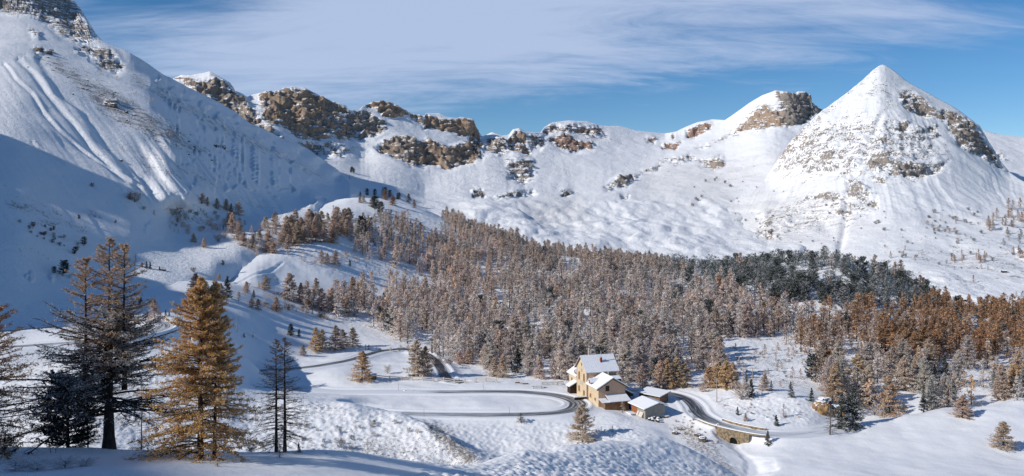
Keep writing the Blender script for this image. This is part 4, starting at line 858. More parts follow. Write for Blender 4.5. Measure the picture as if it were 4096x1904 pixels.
# ---- place them: the nearest as trees of their own, the rest as one wood
wood.sort(key=lambda w: -w[7]/w[3])
cap = {'larch': 78, 'ever': 120}; cnt = {'larch': 0, 'ever': 0}; rest = []
for w in wood:
    px, py, x, y, z, k, c, h = w; fam = 'larch' if k in ('larch', 'thin') else 'ever'
    if cnt[fam] < cap[fam]:
        cnt[fam] += 1; sizew = 'tall' if h > 13.5 else 'small' if h < 10 else 'middling'
        t_ = put_tree((x, y, z), h, k, c, "-", "trees of the wood on the hillside"); relabel(t_, sizew+' '+CW[c], KW[k], region(px, py), px, py)
    else: rest.append(w)
def wood_stuff(ws, name):
    Vs = []; Fs = []; Ts = []; Ss = []; Fr = []; off = 0; r = random.Random(9)
    for px, py, x, y, z, k, c, h in ws:
        kk = 0 if k in ('larch', 'thin') else 1; (TV, TF), _, (NV, NF, sh, fr) = LOW[kk][r.randrange(5)]; s = h/10; a = r.uniform(0, 6.28); ca, sa = math.cos(a), math.sin(a); wd = s*r.uniform(.95, 1.35)
        v = np.concatenate([TV, NV]); v = np.stack([(v[:, 0]*ca-v[:, 1]*sa)*wd+x, (v[:, 0]*sa+v[:, 1]*ca)*wd+y, v[:, 2]*s+z], 1)
        Vs.append(v); Fs.append(np.concatenate([TF, NF+len(TV)])+off); off += len(v); C4 = np.array(COL[c]); j = r.uniform(.72, 1.3); C4 = np.r_[C4[:3]*j, C4[3]+r.uniform(-.1, .1)]
        bk = np.array([.05, .04, .035, 0]); Ts.append(np.concatenate([np.tile(bk, (len(TV), 1)), np.tile(C4, (len(NV), 1))])); Ss.append(np.r_[np.zeros(len(TV))+.5, sh]); Fr.append(np.r_[np.ones(len(TV))*1.5, fr])
    me = npmesh(name, np.concatenate(Vs), np.concatenate(Fs), M['leafstuff'], {'shade': np.concatenate(Ss), 'frost': np.concatenate(Fr)}, smooth=False, cols={'tint': np.concatenate(Ts)})
    return tagp(link(name, me), "mass of frosted brown and rusty larches mixed with dark pines filling the hillside behind the refuge", "forest", kind='stuff')
wood_stuff(rest, "forest")

# ---- trees that stand apart, one by one: (column, row of the foot, height in frame rows, kind, colour, label)
LONE = [
 (1448,1522,120,'larch','gold',"slim golden frosted larch at the left end of the white rail fence"),
 (1672,1506,150,'larch','tan',"tall tan frosted larch behind the rail fence beside the slushy road"),
 (1700,1500,118,'larch','gold',"shorter golden larch leaning into the tall one behind the rail fence"),
 (2330,1768,152,'larch','tan',"broad tan larch standing alone on the slope in front of the refuge"),
 (3070,1782,62,'spruce','green',"young dark spruce standing alone beside the end of the bridge"),
 (4012,1795,112,'larch','tan',"round tan larch alone on the open snow at the lower right"),
 (3850,1672,92,'larch','tan',"small bushy tan larch on the near side of the snow mound"),
 (3368,1722,150,'spruce','green',"big dark green snow dusted spruce where the mound meets the road"),
 (3412,1716,175,'spruce','green',"bigger dark spruce right behind the one at the road end"),
 (3320,1740,118,'thin','bare',"thin bare larch beside the road end in front of the ochre rocks"),
 (3546,1668,64,'spruce','frosty',"small blue green spruce at the foot of the pale larches on the mound"),
 (3616,1652,48,'spruce','frosty',"tiny frosted spruce between the pale larches on the mound"),
 (3005,1592,78,'spruce','green',"dense snow dusted spruce on the bank above the road bridge"),
 (3165,1590,66,'spruce','frosty',"frosted spruce near the right end of the bank above the bridge"),
 (3246,1608,58,'spruce','green',"small dark spruce just left of the ochre rocks"),
 (2950,1660,34,'spruce','green',"tiny dark spruce low on the bank above the bridge"),
 (2982,1685,32,'larch','pink',"tiny pink frosted larch low on the bank above the bridge"),
 (3135,1670,56,'thin','pink',"slim pale half bare larch in the middle of the bank above the bridge"),
 (3106,1704,46,'spruce','dark',"crooked dark young spruce at the foot of the bank right of the bridge"),
 (2968,1600,52,'bush','pink',"pale bare bush on the crest of the bank above the bridge road"),
 (2811,1570,24,'bush','tan',"lone little tan bush on the flat snow above the bend of the road"),
 (2478,1545,80,'larch','grey',"grey frosted larch rising behind the right hand annexe roof"),
 (2570,1548,96,'larch','pink',"pinkish frosted larch behind the first thin pole right of the refuge"),
 (2640,1552,112,'larch','tan',"warm tan larch left of the tall pole with cross arms"),
 (2672,1552,120,'larch','gold',"tall golden tan larch right of the tall pole with cross arms"),
 (2708,1550,125,'larch','gold',"broadest golden tan larch of the row behind the road bend"),
 (2738,1548,108,'larch','brown',"browner larch at the right end of the golden row beside a pole"),
 (2838,1552,92,'larch','gold',"golden larch at the left of the second row above the road bend"),
 (2868,1552,100,'larch','gold',"golden larch second from left in the row above the road bend"),
 (2905,1552,112,'larch','gold',"widest golden larch in the second row above the road bend"),
 (2925,1552,108,'larch','tan',"tan larch at the right end of the second golden row"),
 (2950,1556,62,'spruce','frosty',"grey green spruce just right of the second golden row"),
 (2985,1560,68,'spruce','frosty',"bigger grey green spruce just right of the second golden row"),
 (3060,1562,70,'larch','tan',"small tan larch behind the spruce on the bank crest"),
 (3085,1566,46,'spruce','frosty',"low frosted spruce right of the small tan larch on the bank crest"),
 (2011,1512,96,'larch','tan',"orange tan larch between the rail fence and the refuge"),
 (1975,1505,78,'larch','tan',"small tan larch left of the orange one behind the rail fence end"),
 (2070,1490,100,'spruce','dark',"dark spruce standing out among pale larches left of the refuge"),
 (2160,1514,86,'larch','pink',"pinkish larch left of the white balustrade by the refuge"),
 (2215,1516,80,'larch','pink',"pinkish larch touching the left wall of the refuge"),
 (1935,1462,84,'larch','tan',"tan larch at the edge of the wood above the fence end"),
 (1960,1466,66,'larch','tan',"smaller tan larch at the edge of the wood above the fence end"),
 (1870,1458,68,'larch','tan',"tan larch at the wood edge above the middle of the fence"),
 (1840,1455,52,'larch','pink',"little pink larch at the wood edge above the middle of the fence"),
 (1260,1408,98,'larch','gold',"yellowest larch of the small clump above the upper road"),
 (1290,1400,84,'larch','brown',"brown frosted larch second in the clump above the upper road"),
 (1340,1402,100,'larch','brown',"tall brown larch in the middle of the clump above the upper road"),
 (1372,1392,76,'larch','brown',"brown larch right of the middle of the clump above the upper road"),
 (1412,1386,78,'larch','brown',"last larch at the right end of the clump above the upper road"),
 (1214,1422,44,'larch','brown',"small round brown larch left of the clump above the upper road"),
 (1164,1342,48,'larch','dark',"dark conical little tree on the shaded slope left of the clump"),
 (1196,1346,32,'spruce','dark',"tiny dark spruce beside the dark conical tree on the shaded slope"),
 (976,1352,20,'spruce','dark',"tiny spruce on the shaded slope below the mast"),
 (1012,1352,26,'thin','bare',"tiny bare larch on the shaded slope below the mast"),
 (1160,1203,112,'larch','pink',"large pinkish frosted larch leading the row above the shaded slope"),
 (1200,1208,78,'larch','pink',"pinkish larch at the right shoulder of the largest one"),
 (1236,1232,80,'larch','pink',"frosted larch third in the row above the shaded slope"),
 (1262,1180,66,'larch','brown',"brown larch behind the row above the shaded slope"),
 (1284,1245,92,'larch','pink',"frosted larch fourth in the row above the shaded slope"),
 (1330,1240,92,'larch','pink',"wide frosted larch fifth in the row above the shaded slope"),
 (1405,1200,90,'larch','brown',"dense brown frosted larch behind the row above the shaded slope"),
 (1385,1262,84,'larch','tan',"tan frosted larch at the lower right of the row"),
 (1058,1160,58,'larch','tan',"lone tan larch on the lit meadow left of the large pinkish one"),
 (1035,1152,30,'thin','tan',"thin little larch leaning on the lone tan one on the meadow"),
 (986,1172,46,'larch','tan',"small tan larch on the meadow above the golden tree"),
 (1014,1194,34,'spruce','green',"small snow dusted spruce on the meadow below the small tan larch"),
 (908,1198,92,'spruce','green',"dark slim spruce behind the top of the golden larch"),
 (880,1212,80,'larch','brown',"brown larch behind the top of the golden larch"),
 (782,1185,92,'larch','bare',"grey brown round topped larch left of the golden larch top"),
 (822,1180,58,'larch','brown',"smaller brown larch beside the round topped one"),
 (955,1208,40,'thin','bare',"thin frosted shrub like larch above the shaded slope edge"),
 (1005,1235,42,'larch','pink',"low pink frosted larch on the edge above the shaded slope"),
 (1034,1242,46,'larch','pink',"second low pink frosted larch on the edge above the shaded slope"),
 (1105,1248,60,'larch','tan',"tan larch among bushes at the edge above the shaded slope"),
 (1140,1242,40,'thin','tan',"thin tan larch right beside the one among bushes"),
 (620,1276,86,'larch','pink',"pink frosted larch on the outside of the upper hairpin"),
 (560,1226,36,'pine','dark',"dark rounded pine above the upper hairpin"),
 (524,1222,40,'thin','bare',"bare little larch left of the dark pine above the upper hairpin"),
 (662,1262,24,'spruce','dark',"first of two tiny spruces right of the upper hairpin larch"),
 (676,1266,20,'spruce','dark',"second and smaller of two tiny spruces right of the upper hairpin larch"),
 (706,1302,28,'bush','bare',"dark bush at the tip of the upper hairpin"),
 (973,985,58,'larch','tan',"lone tan larch on the meadow above the snow track"),
 (892,1062,22,'pine','dark',"small round dark pine alone on the meadow"),
 (876,1118,26,'larch','tan',"little tan larch beside the snow track"),
 (772,1086,14,'bush','bare',"small bare bush in the shadow tongue on the meadow"),
 (776,968,38,'larch','tan',"small tan larch just outside the shadow tongue"),
 (815,990,42,'larch','tan',"tan larch just right of the one outside the shadow tongue"),
 (540,1052,40,'thin','bare',"small bare larch in the shadow right of the old tree"),
 (568,1068,22,'spruce','dark',"leftmost of three tiny dark spruces in the blue shadow"),
 (586,1074,30,'spruce','dark',"middle one of three tiny dark spruces in the blue shadow"),
 (601,1076,30,'spruce','dark',"rightmost of three tiny dark spruces in the blue shadow"),
 (638,1082,18,'spruce','dark',"tiny dark spruce beside black stones in the shadow"),
 (538,812,36,'bush','brown',"brown bushy larch on the edge of the big shadow"),
 (520,800,28,'larch','brown',"brown larch topping the bush on the edge of the big shadow"),
 (368,748,14,'bush','bare',"lone dark bush high in the big blue shadow"),
 (575,838,12,'bush','brown',"low brown bush below the shadow edge larches"),
 (316,876,18,'pine','dark',"small dark pine in the middle of the big blue shadow"),
 (462,892,12,'pine','dark',"tiny dark pine right of the middle of the big blue shadow"),
 (250,1102,60,'pine','dark',"large black pine in the shadow left of the old tree"),
 (216,1092,28,'pine','dark',"small black pine left of the large black one in the shadow"),
 (298,1018,30,'pine','dark',"black pine above the large black one in the shadow"),
 (335,982,34,'pine','dark',"rounded black pine high left of the old tree top"),
 (203,922,14,'pine','dark',"first tiny pine of the pair high on the shaded slope"),
 (215,922,16,'pine','dark',"second tiny pine of the pair high on the shaded slope"),
 (181,906,12,'pine','dark',"single tiny pine above the pair on the shaded slope"),
 (132,902,12,'bush','dark',"dark bush on the shaded slope at the far left"),
 (807,812,44,'larch','tan',"leftmost tan larch of the row under the streaked slope"),
 (830,826,38,'larch','tan',"second tan larch of the row under the streaked slope"),
 (868,836,46,'larch','tan',"third tan larch of the row under the streaked slope"),
 (905,842,48,'larch','tan',"fourth tan larch of the row under the streaked slope"),
 (925,846,36,'larch','brown',"fifth and darkest larch of the row under the streaked slope"),
 (955,862,56,'larch','tan',"last tan larch of the row under the streaked slope"),
 (930,930,82,'larch','tan',"tall tan frosted larch on the left side of the snowy knoll"),
 (952,960,78,'larch','tan',"tall tan larch right below its twin on the knoll"),
 (918,905,60,'larch','tan',"tan larch behind the twins on the left of the knoll"),
 (1010,990,56,'larch','pink',"pink frosted larch left of the wide tan one on the knoll"),
 (1075,1010,84,'larch','tan',"wide tan larch standing in front on the knoll above the track"),
 (1092,1014,48,'larch','tan',"shorter tan larch at the right foot of the wide one"),
 (1062,910,46,'larch','tan',"tan larch on the upper left of the knoll"),
 (1100,902,56,'larch','brown',"brown larch on the upper left of the knoll"),
 (1036,960,44,'larch','pink',"small pink frosted larch in the knoll's left part"),
 (1334,858,38,'thin','brown',"bare brown larch alone on top of the knoll"),
 (1287,1055,54,'larch','pink',"first pink frosted larch of the trio above the track"),
 (1308,1056,40,'larch','pink',"lowest pink larch of the trio above the track"),
 (1340,1058,58,'larch','pink',"tallest pink larch of the trio above the track"),
 (1400,1068,28,'spruce','green',"small green spruce right of the pink trio above the track"),
 (1452,1120,38,'larch','tan',"tiny tan larch on the snow below the track"),
 (1340,1084,24,'thin','tan',"little thin larch on the meadow below the pink trio"),
 (1405,692,24,'pine','dark',"left dark pine of the pair high on the far slope"),
 (1415,692,18,'pine','dark',"right dark pine of the pair high on the far slope"),
 (1399,718,20,'thin','tan',"thin tan larch below the pair of pines on the far slope"),
 (1468,784,30,'pine','dark',"first dark pine on the crest of the knoll"),
 (1500,784,28,'pine','dark',"second dark pine on the crest of the knoll"),
 (1538,784,34,'pine','dark',"third dark pine on the crest of the knoll"),
 (1560,790,30,'pine','dark',"fourth dark pine on the crest of the knoll"),
 (1595,800,28,'pine','dark',"fifth dark pine on the crest of the knoll"),
 (1440,786,22,'larch','brown',"small brown larch left of the crest pines"),
 (1540,800,44,'larch','rust',"orange brown larch among the crest pines"),
 (1570,822,42,'larch','rust',"orange brown larch below the crest pines"),
 (1635,810,36,'larch','bare',"bare bushy larch right of the crest pines"),
 (1656,832,34,'larch','brown',"brown larch right of the bare bushy one on the crest"),
 (1440,812,28,'larch','brown',"brown larch left below the crest pines"),
 (1453,810,30,'larch','brown',"second brown larch left below the crest pines"),
 (1500,842,56,'pine','dark',"dark pine in the clump below the crest pines"),
 (1520,860,50,'pine','dark',"second dark pine in the clump below the crest pines"),
 (1488,830,46,'larch','brown',"brown larch in the clump below the crest pines"),
 (1450,936,70,'pine','dark',"dark green pine at the left tip of the dense wood"),
 (1390,905,66,'pine','brown',"dark brown pine at the right end of the knoll clump"),
]
for k in range(50):   # the dense clump in the middle of the knoll
    r = random.Random(k+50); fx = 1125+r.random()*275; fy = 905+r.random()*75+(fx < 1180)*20
    hh = r.uniform(56, 88); col = r.choice(['tan', 'tan', 'pink', 'brown'])
    LONE.append((fx, fy, hh, 'larch', col, "%s larch in the dense clump in the middle of the knoll" % CW[col]))
def ground_at(px, py):
    a = hit(px, py); b = f_left(px, py) if px < 1500 else None
    c = [q for q in (a, b) if q is not None]
    if px < 1500 and b is not None and a is not None: return min(c, key=lambda q: q[1])
    if c: return c[0]
    return f_cirq(px, py)
for px, py, hh, kind, col, label in LONE:
    g = ground_at(px, py)
    if g is None: print("no ground", px, py); continue
    H = hh/F*g[1]
    grp = "clump of larches on the knoll" if 'dense clump' in label else None
    t_ = put_tree((g[0], g[1], g[2]-.15), H, kind, col, label, grp, cat='bush' if kind == 'bush' else 'tree', width=1.55 if px in (4012, 3850) else 1.35 if px == 2330 else 1.12 if hh > 60 else 1.2)
    if grp: relabel(t_, CW[col], 'larch', "in the dense clump on the knoll", px, py)

# ---- small trees sprinkled over the far slopes
def sprinkle(n, poly, finder, k, cols, hr, txt, seed, grp, bush=.0, big=None):
    r = random.Random(seed); poly = np.array(poly, float); done = 0
    x0, y0 = poly.min(0); x1, y1 = poly.max(0)
    while done < n:
        px, py = r.uniform(x0, x1), r.uniform(y0, y1)
        if inpoly(np.array([px]), np.array([py]), poly)[0] < .5: continue
        g = finder(px, py); done += 1
        if g is None: continue
        h = r.uniform(*hr)/F*g[1]; c = r.choice(cols); kk = k if k is not None else (0 if c in ('rust', 'russet', 'brown', 'tan', 'bare') else 1)
        b = r.random() < bush
        b = b or h*F/g[1] < 13
        t_ = put_far((g[0], g[1], g[2]-.2), h, kk, c, "%s %s %s" % (CW[c], 'shrub' if b else ('larch' if kk == 0 else 'pine'), txt), grp, cat='shrub' if b else 'tree', bush=b, name='shrub' if b else None)
        relabel(t_, CW[c], 'shrub' if b else ('larch' if kk == 0 else 'pine'), txt, px, py)
def f_low(px, py):
    a = f_pyr(px, py) if px > 2700 else None; b = f_cirq(px, py)
    c = [q for q in (a, b) if q is not None]; return min(c, key=lambda q: q[1]) if c else None
G1 = "small trees sprinkled over the right mountain"
sprinkle(26, [(3940,880),(4010,820),(4130,840),(4130,960),(4000,930),(3960,930)], f_low, 0, ['rust','russet','russet'], (28, 46), "high at the right edge", 21, G1)
sprinkle(14, [(4000,950),(4130,930),(4130,1010),(4020,1000)], f_low, 1, ['dark','green'], (16, 34), "in the dark clump at the right edge", 22, G1)
sprinkle(6, [(4050,1010),(4130,1000),(4130,1040),(4060,1040)], f_low, 0, ['rust'], (28, 40), "in the low clump at the right edge", 23, G1)
sprinkle(10, [(3800,1030),(3860,1020),(3870,1050),(3810,1055)], f_low, 0, ['russet','rust'], (16, 30), "above the far huts", 24, G1)
sprinkle(10, [(3880,1020),(3950,1030),(3940,1060),(3880,1050)], f_low, 0, ['russet','rust'], (16, 28), "right of the far huts", 25, G1)
sprinkle(22, [(3700,850),(3830,870),(3830,940),(3710,930)], f_low, 0, ['russet','bare','dark','dark'], (6, 16), "high on the peak", 26, G1, .3)
sprinkle(60, [(3500,840),(3950,830),(4090,1020),(3900,1100),(3500,1020)], f_low, None, ['russet','bare','dark','dark','green'], (4, 13), "low on the peak", 27, G1, .3)
sprinkle(26, [(3050,760),(3450,760),(3500,1000),(3150,1000),(2800,820)], f_low, 1, ['dark','dark','bare'], (4, 9), "on the peak's left flank", 28, G1, .3)
sprinkle(14, [(2720,760),(2950,680),(3050,760),(2900,840),(2740,830)], f_low, 1, ['dark'], (5, 11), "between the two summits", 29, G1)
sprinkle(12, [(3020,930),(3110,920),(3120,960),(3020,960)], f_low, 0, ['russet','dark'], (6, 13), "at the peak's foot", 30, G1, .4)
for px, py, hh, k, c, t in [(3893,1128,30,0,'rust',"bright rust larch alone on the flat snow above the far huts"),(3563,1032,30,0,'russet',"reddish larch at the left of the open valley floor"),(3660,1040,24,0,'russet',"wide reddish larch bush on the valley floor"),
   (3620,1000,20,0,'russet',"small reddish larch above the wide one on the valley floor"),(3925,1075,20,0,'russet',"left reddish larch of a pair over the valley floor"),(3952,1080,18,0,'russet',"right reddish larch of a pair over the valley floor"),(3786,1056,16,1,'dark',"dark round pine on the valley floor"),(3816,1078,14,1,'frosty',"blue grey little pine on the valley floor"),
   (3813,1230,20,1,'dark',"round dark pine in front of the far huts"),(3872,1262,48,1,'dark',"big dark pine rising over the rusty wood"),(3908,1262,34,1,'dark',"second dark pine rising over the rusty wood"),(4065,1186,22,0,'russet',"dark red larch on the far valley floor at the right"),(4092,1190,26,1,'dark',"dark clump at the far right of the valley floor"),
   (3720,1190,38,0,'tan',"bright tan larch at the end of the crest"),(3690,1196,34,1,'dark',"dark pine beside the bright tan larch at the end of the crest")]:
    g = f_low(px, py)
    if g: put_far((g[0], g[1], g[2]-.2), hh/F*g[1], k, c, t, None)
G2 = "small trees sprinkled over the left mountain"
for px, py, hh, k, c, t in [(403,298,22,0,'tan',"tan little larch below the left rock band"),(468,322,20,0,'tan',"second tan little larch below the left rock band"),(455,395,24,1,'dark',"dark pine on the rock knob of the left slope"),(684,546,32,0,'brown',"brown larch alone in the middle of the left slope"),
   (600,402,18,0,'tan',"left tan larch of a pair on the left slope"),(612,402,16,0,'tan',"right tan larch of a pair on the left slope"),(705,590,14,1,'dark',"small dark pine below the lone brown larch"),(350,482,8,0,'brown',"tiny brown shrub on the avalanche slope"),(393,622,10,0,'brown',"tiny brown shrub beside the avalanche track"),
   (836,472,10,1,'dark',"tiny dark pine on the shaded face"),(1270,622,12,1,'dark',"tiny dark pine near the end of the left crest"),(545,375,10,0,'brown',"tiny brown shrub below the pair on the left slope"),(610,500,16,0,'brown',"small brown larch above the lone brown one"),(490,600,14,0,'brown',"small brown larch on the streaked slope"),(582,762,18,0,'brown',"small brown larch at the foot of the streaked slope"),(455,480,12,0,'brown',"small brown shrub in the middle of the left slope"),(524,690,12,0,'brown',"small brown shrub low on the streaked slope")]:
    g = f_left(px, py)
    if g: put_far((g[0], g[1], g[2]-.1), hh/F*g[1], k, c, t, None)
sprinkle(44, [(580,850),(900,850),(1000,900),(930,980),(750,960),(620,880)], ground_at, 0, ['tan','brown','bare'], (9, 24), "left of the knoll", 41, "scrub larches left of the knoll", .4)
sprinkle(26, [(60,880),(300,960),(330,1010),(150,960)], ground_at, 1, ['dark','bare'], (5, 12), "on the shaded slope", 42, G2, .5)
sprinkle(26, [(900,1200),(1200,1240),(1350,1290),(1250,1270),(1050,1235)], ground_at, 0, ['bare','dark','tan'], (10, 26), "along the terrace edge", 43, "shrubs along the terrace edge", .6)
sprinkle(30, [(1450,1400),(1640,1390),(1700,1480),(1900,1480),(1980,1500),(1800,1440)], ground_at, 0, ['tan','bare','pink'], (8, 22), "behind the rail fence", 44, "shrubs behind the rail fence", .5)
sprinkle(20, [(2880,1400),(3230,1400),(3250,1560),(2930,1540)], ground_at, 0, ['grey','brown','pink'], (22, 50), "on the snowy clearing", 45, "young larches above the bridge bank")

sprinkle(44, [(2880,1390),(3230,1390),(3250,1560),(2930,1545)], ground_at, 0, ['frosty','pink','bare','white'], (7, 12.5), "on the snowy clearing", 46, "scrub on the clearing", 1)
sprinkle(26, [(2860,1600),(3230,1600),(3240,1690),(2960,1680)], ground_at, 0, ['frosty','pink','bare'], (4, 9), "on the bank above the bridge", 47, "scrub on the bridge bank", 1)
sprinkle(24, [(2680,1640),(2760,1640),(2900,1800),(2840,1800),(2700,1740)], ground_at, 0, ['bare','frosty','brown'], (5, 11), "on the slope below the sheds", 48, "scrub below the sheds", 1)

sprinkle(40, [(820,1160),(1120,1120),(1350,1200),(1330,1260),(1100,1235),(880,1210)], ground_at, 0, ['tan','pink','brown','bare'], (8, 12.5), "on the lit meadow", 51, "shrubs on the lit meadow", 1)
sprinkle(22, [(1000,930),(1120,900),(1130,1010),(1060,1040),(980,1000)], ground_at, 0, ['tan','pink','brown'], (26, 52), "in the loose band left of the knoll clump", 52, "loose band of larches left of the knoll clump")
sprinkle(26, [(1130,1010),(1420,990),(1500,1060),(1400,1080),(1160,1050)], ground_at, 0, ['tan','pink','brown'], (7, 12.5), "on the snow below the knoll clump", 53, "shrubs below the knoll clump", 1)
# ---------------------------------------------------------------- the trees in front
def merge(parts):
    V = []; Fc = []; S_ = []; R_ = []; o = 0
    for (NV, NF, sh, fr), off in parts: V.append(NV+np.array(off)); Fc.append(NF+o); o += len(NV); S_.append(sh); R_.append(fr)
    return np.concatenate(V), np.concatenate(Fc), np.concatenate(S_), np.concatenate(R_)
def mergew(parts):
    V = []; Fc = []; o = 0
    for (v, f), off in parts: V.append(v+np.array(off)); Fc.append(f+o); o += len(v)
    return np.concatenate(V), np.concatenate(Fc)
def big_tree(name, loc, label, pieces, bark, leafcols, rot=0):
    "pieces: list of (child name, [(arrays, offset)...], colour)"
    e = empty(name, loc, label, 'tree'); e.rotation_euler[2] = rot
    tw = mergew([(a[0], off) for _, ps, _ in pieces for a, off in ps]); bw = mergew([(a[1], off) for _, ps, _ in pieces for a, off in ps])
    for nm, (v, f) in (('trunk', tw), ('branches', bw)):
        link(nm, npmesh(name+"_"+nm, v, f, bark), e)
    for nm, ps, c in pieces:
        v, f, sh, fr = merge([(a[2], off) for a, off in ps]); o = link(nm, npmesh(name+"_"+nm, v, f, M['leaf'], {'shade': sh, 'frost': fr}, smooth=False), e); o.color = c
    return e
def fg(px, y): x = (px-CX)/F*y; return (x, y, gz(x, y))
g_ = fg(800, 47)
gt1 = make_tree(11, 11.0, 4.4, 270, 20, 16, .14, tip=.80, droop=.30, up=.12, h0=.015, aspect=.34, wood_r=.035, trunk_r=.20, twl=.26, lopsided=(.10, 3.4))
gt2 = make_tree(12, 10.8, 2.5, 140, 16, 14, .13, tip=.75, droop=.15, up=.2, h0=.35, aspect=.34, wood_r=.028, trunk_r=.12, twl=.28)
big_tree('larch_tree', g_, "big golden orange larch between the old three topped tree and the thin bare larch",
         [('crown', [(gt1, (0, 0, 0)), (gt2, (.75, .3, 0))], (.66, .38, .10, .27))], M['bark'], None)
g_ = fg(437, 54)
L_ = [make_tree(21, 8.6, 3.0, 90, 14, 9, .13, tip=.55, droop=.18, up=.10, h0=.03, aspect=.34, wood_r=.032, trunk_r=.15, dead=.2, twl=.3, trunk_bend=.02),
      make_tree(22, 10.2, 3.0, 100, 14, 9, .13, tip=.62, droop=.18, up=.10, h0=.03, aspect=.34, wood_r=.032, trunk_r=.18, dead=.2, twl=.3, trunk_bend=.02),
      make_tree(23, 9.6, 2.8, 90, 14, 9, .13, tip=.50, droop=.15, up=.10, h0=.03, aspect=.34, wood_r=.032, trunk_r=.15, dead=.15, twl=.3, trunk_bend=.02)]
low = make_tree(24, 9.4, 9.8, 115, 30, 9, .15, tip=.50, droop=.27, up=.02, h0=.24, aspect=.3, wood_r=.085, trunk_r=.42, dead=.25, twl=.20, lopsided=(.12, 3.1))
mid_ = make_tree(25, 8.6, 5.0, 60, 22, 14, .14, tip=.5, droop=.35, up=.08, h0=.50, aspect=.34, wood_r=.06, trunk_r=.2, dead=.1, twl=.22)
big_tree('larch_tree', g_, "huge old dark larch with three tops and long drooping snowy boughs",
         [('crown', [(L_[0], (-1.75, .2, 4.6)), (L_[1], (-.15, .4, 4.5)), (L_[2], (1.15, -.2, 4.6))], (.50, .30, .14, .30)),
          ('boughs', [(low, (0, 0, 0))], (.20, .155, .12, .58)), ('crown', [(mid_, (0, 0, 0))], (.30, .22, .16, .62))], M['bark'], None)
g_ = fg(-70, 45)
le = make_tree(31, 9.9, 4.0, 180, 16, 9, .13, tip=.6, droop=.25, up=.12, h0=.02, aspect=.34, wood_r=.035, trunk_r=.2, twl=.26)
big_tree('larch_tree', g_, "rust orange larch cut off by the left edge of the picture", [('crown', [(le, (0, 0, 0))], (.55, .28, .10, .18))], M['bark'], None)
g_ = fg(1105, 56.5)
t1 = make_tree(41, 8.3, 2.5, 140, 12, 4, .09, tip=.7, droop=.30, up=.05, h0=.05, aspect=.3, wood_r=.024, trunk_r=.12, dead=.25, twl=.3, trunk_bend=.012)
t2 = make_tree(42, 8.4, 2.5, 140, 12, 4, .09, tip=.7, droop=.30, up=.05, h0=.05, aspect=.3, wood_r=.024, trunk_r=.13, dead=.25, twl=.3, trunk_bend=.012)
big_tree('larch_tree', g_, "slim almost bare larch with twin trunks right of the golden orange one", [('crown', [(t1, (0, 0, 0)), (t2, (.55, .25, 0))], (.20, .12, .07, .12))], M['bark'], None)
g_ = fg(272, 57)
ds = make_tree(51, 5.0, 2.4, 150, 12, 12, .16, shape='pine', tip=.6, droop=.05, up=.15, h0=.0, aspect=.45, wood_r=.03, trunk_r=.12)
big_tree('spruce_tree', g_, "black green bushy spruce in the shade under the old larch", [('crown', [(ds, (0, 0, 0))], (.014, .020, .015, .03))], M['bark'], None)
g_ = fg(566, 56); sp_ = make_tree(52, 5.6, .75, 44, 6, 2, .07, tip=.5, h0=.1, aspect=.3, wood_r=.014, trunk_r=.05, dead=.6)
big_tree('larch_tree', g_, "thin leafless young larch between the old tree and the golden one", [('crown', [(sp_, (0, 0, 0))], (.12, .08, .05, .15))], M['greybark'], None)
g_ = fg(352, 58); sp2 = make_tree(53, 5.2, 1.3, 70, 8, 8, .12, tip=.6, h0=.05, aspect=.34, wood_r=.02, trunk_r=.06, dead=.1)
big_tree('larch_tree', g_, "orange young larch half hidden behind the trunk of the old one", [('crown', [(sp2, (0, 0, 0))], (.30, .15, .05, .15))], M['bark'], None)
for px, y, h, k, c, w, lb in [(1196,57,.75,'spruce','dark',1.0,"tiny dark spruce on the crest beside the twin trunk larch"),(1118,52,.9,'thin','bare',1.8,"knee high leafless bush below the twin trunk larch"),(20,46.5,1.0,'bush','dark',1.6,"dark snowy bush at the left edge under the rust orange larch"),
     (150,40,.45,'bush',(.62,.62,.64,.95),2.6,"low snow buried scrub in the bottom left corner"),(260,41,.42,'bush',(.62,.62,.64,.95),2.6,"second low snow buried scrub right of the corner one"),(345,42,.34,'bush',(.62,.62,.64,.95),2.2,"third low snow buried scrub in front of the golden larch"),(60,40,.55,'bush',(.62,.62,.64,.95),2.0,"snow capped scrub touching the left edge at the bottom"),(30,43.5,.8,'thin','gold',1.4,"little yellow seedling in the lower left corner"),(870,42.5,.55,'thin','gold',2.0,"yellow twigs sticking out of the snow under the golden larch"),(1006,57,.35,'bush','bare',1.6,"small bare tuft on the crest left of the twin trunk larch")]:
    g = fg(px, y); put_tree((g[0], g[1], g[2]-.05), h, k, c, lb, cat='bush' if k == 'bush' or 'bush' in lb or 'twigs' in lb else 'tree', width=w, name='bush' if 'bush' in lb or 'twigs' in lb or 'scrub' in lb else None)

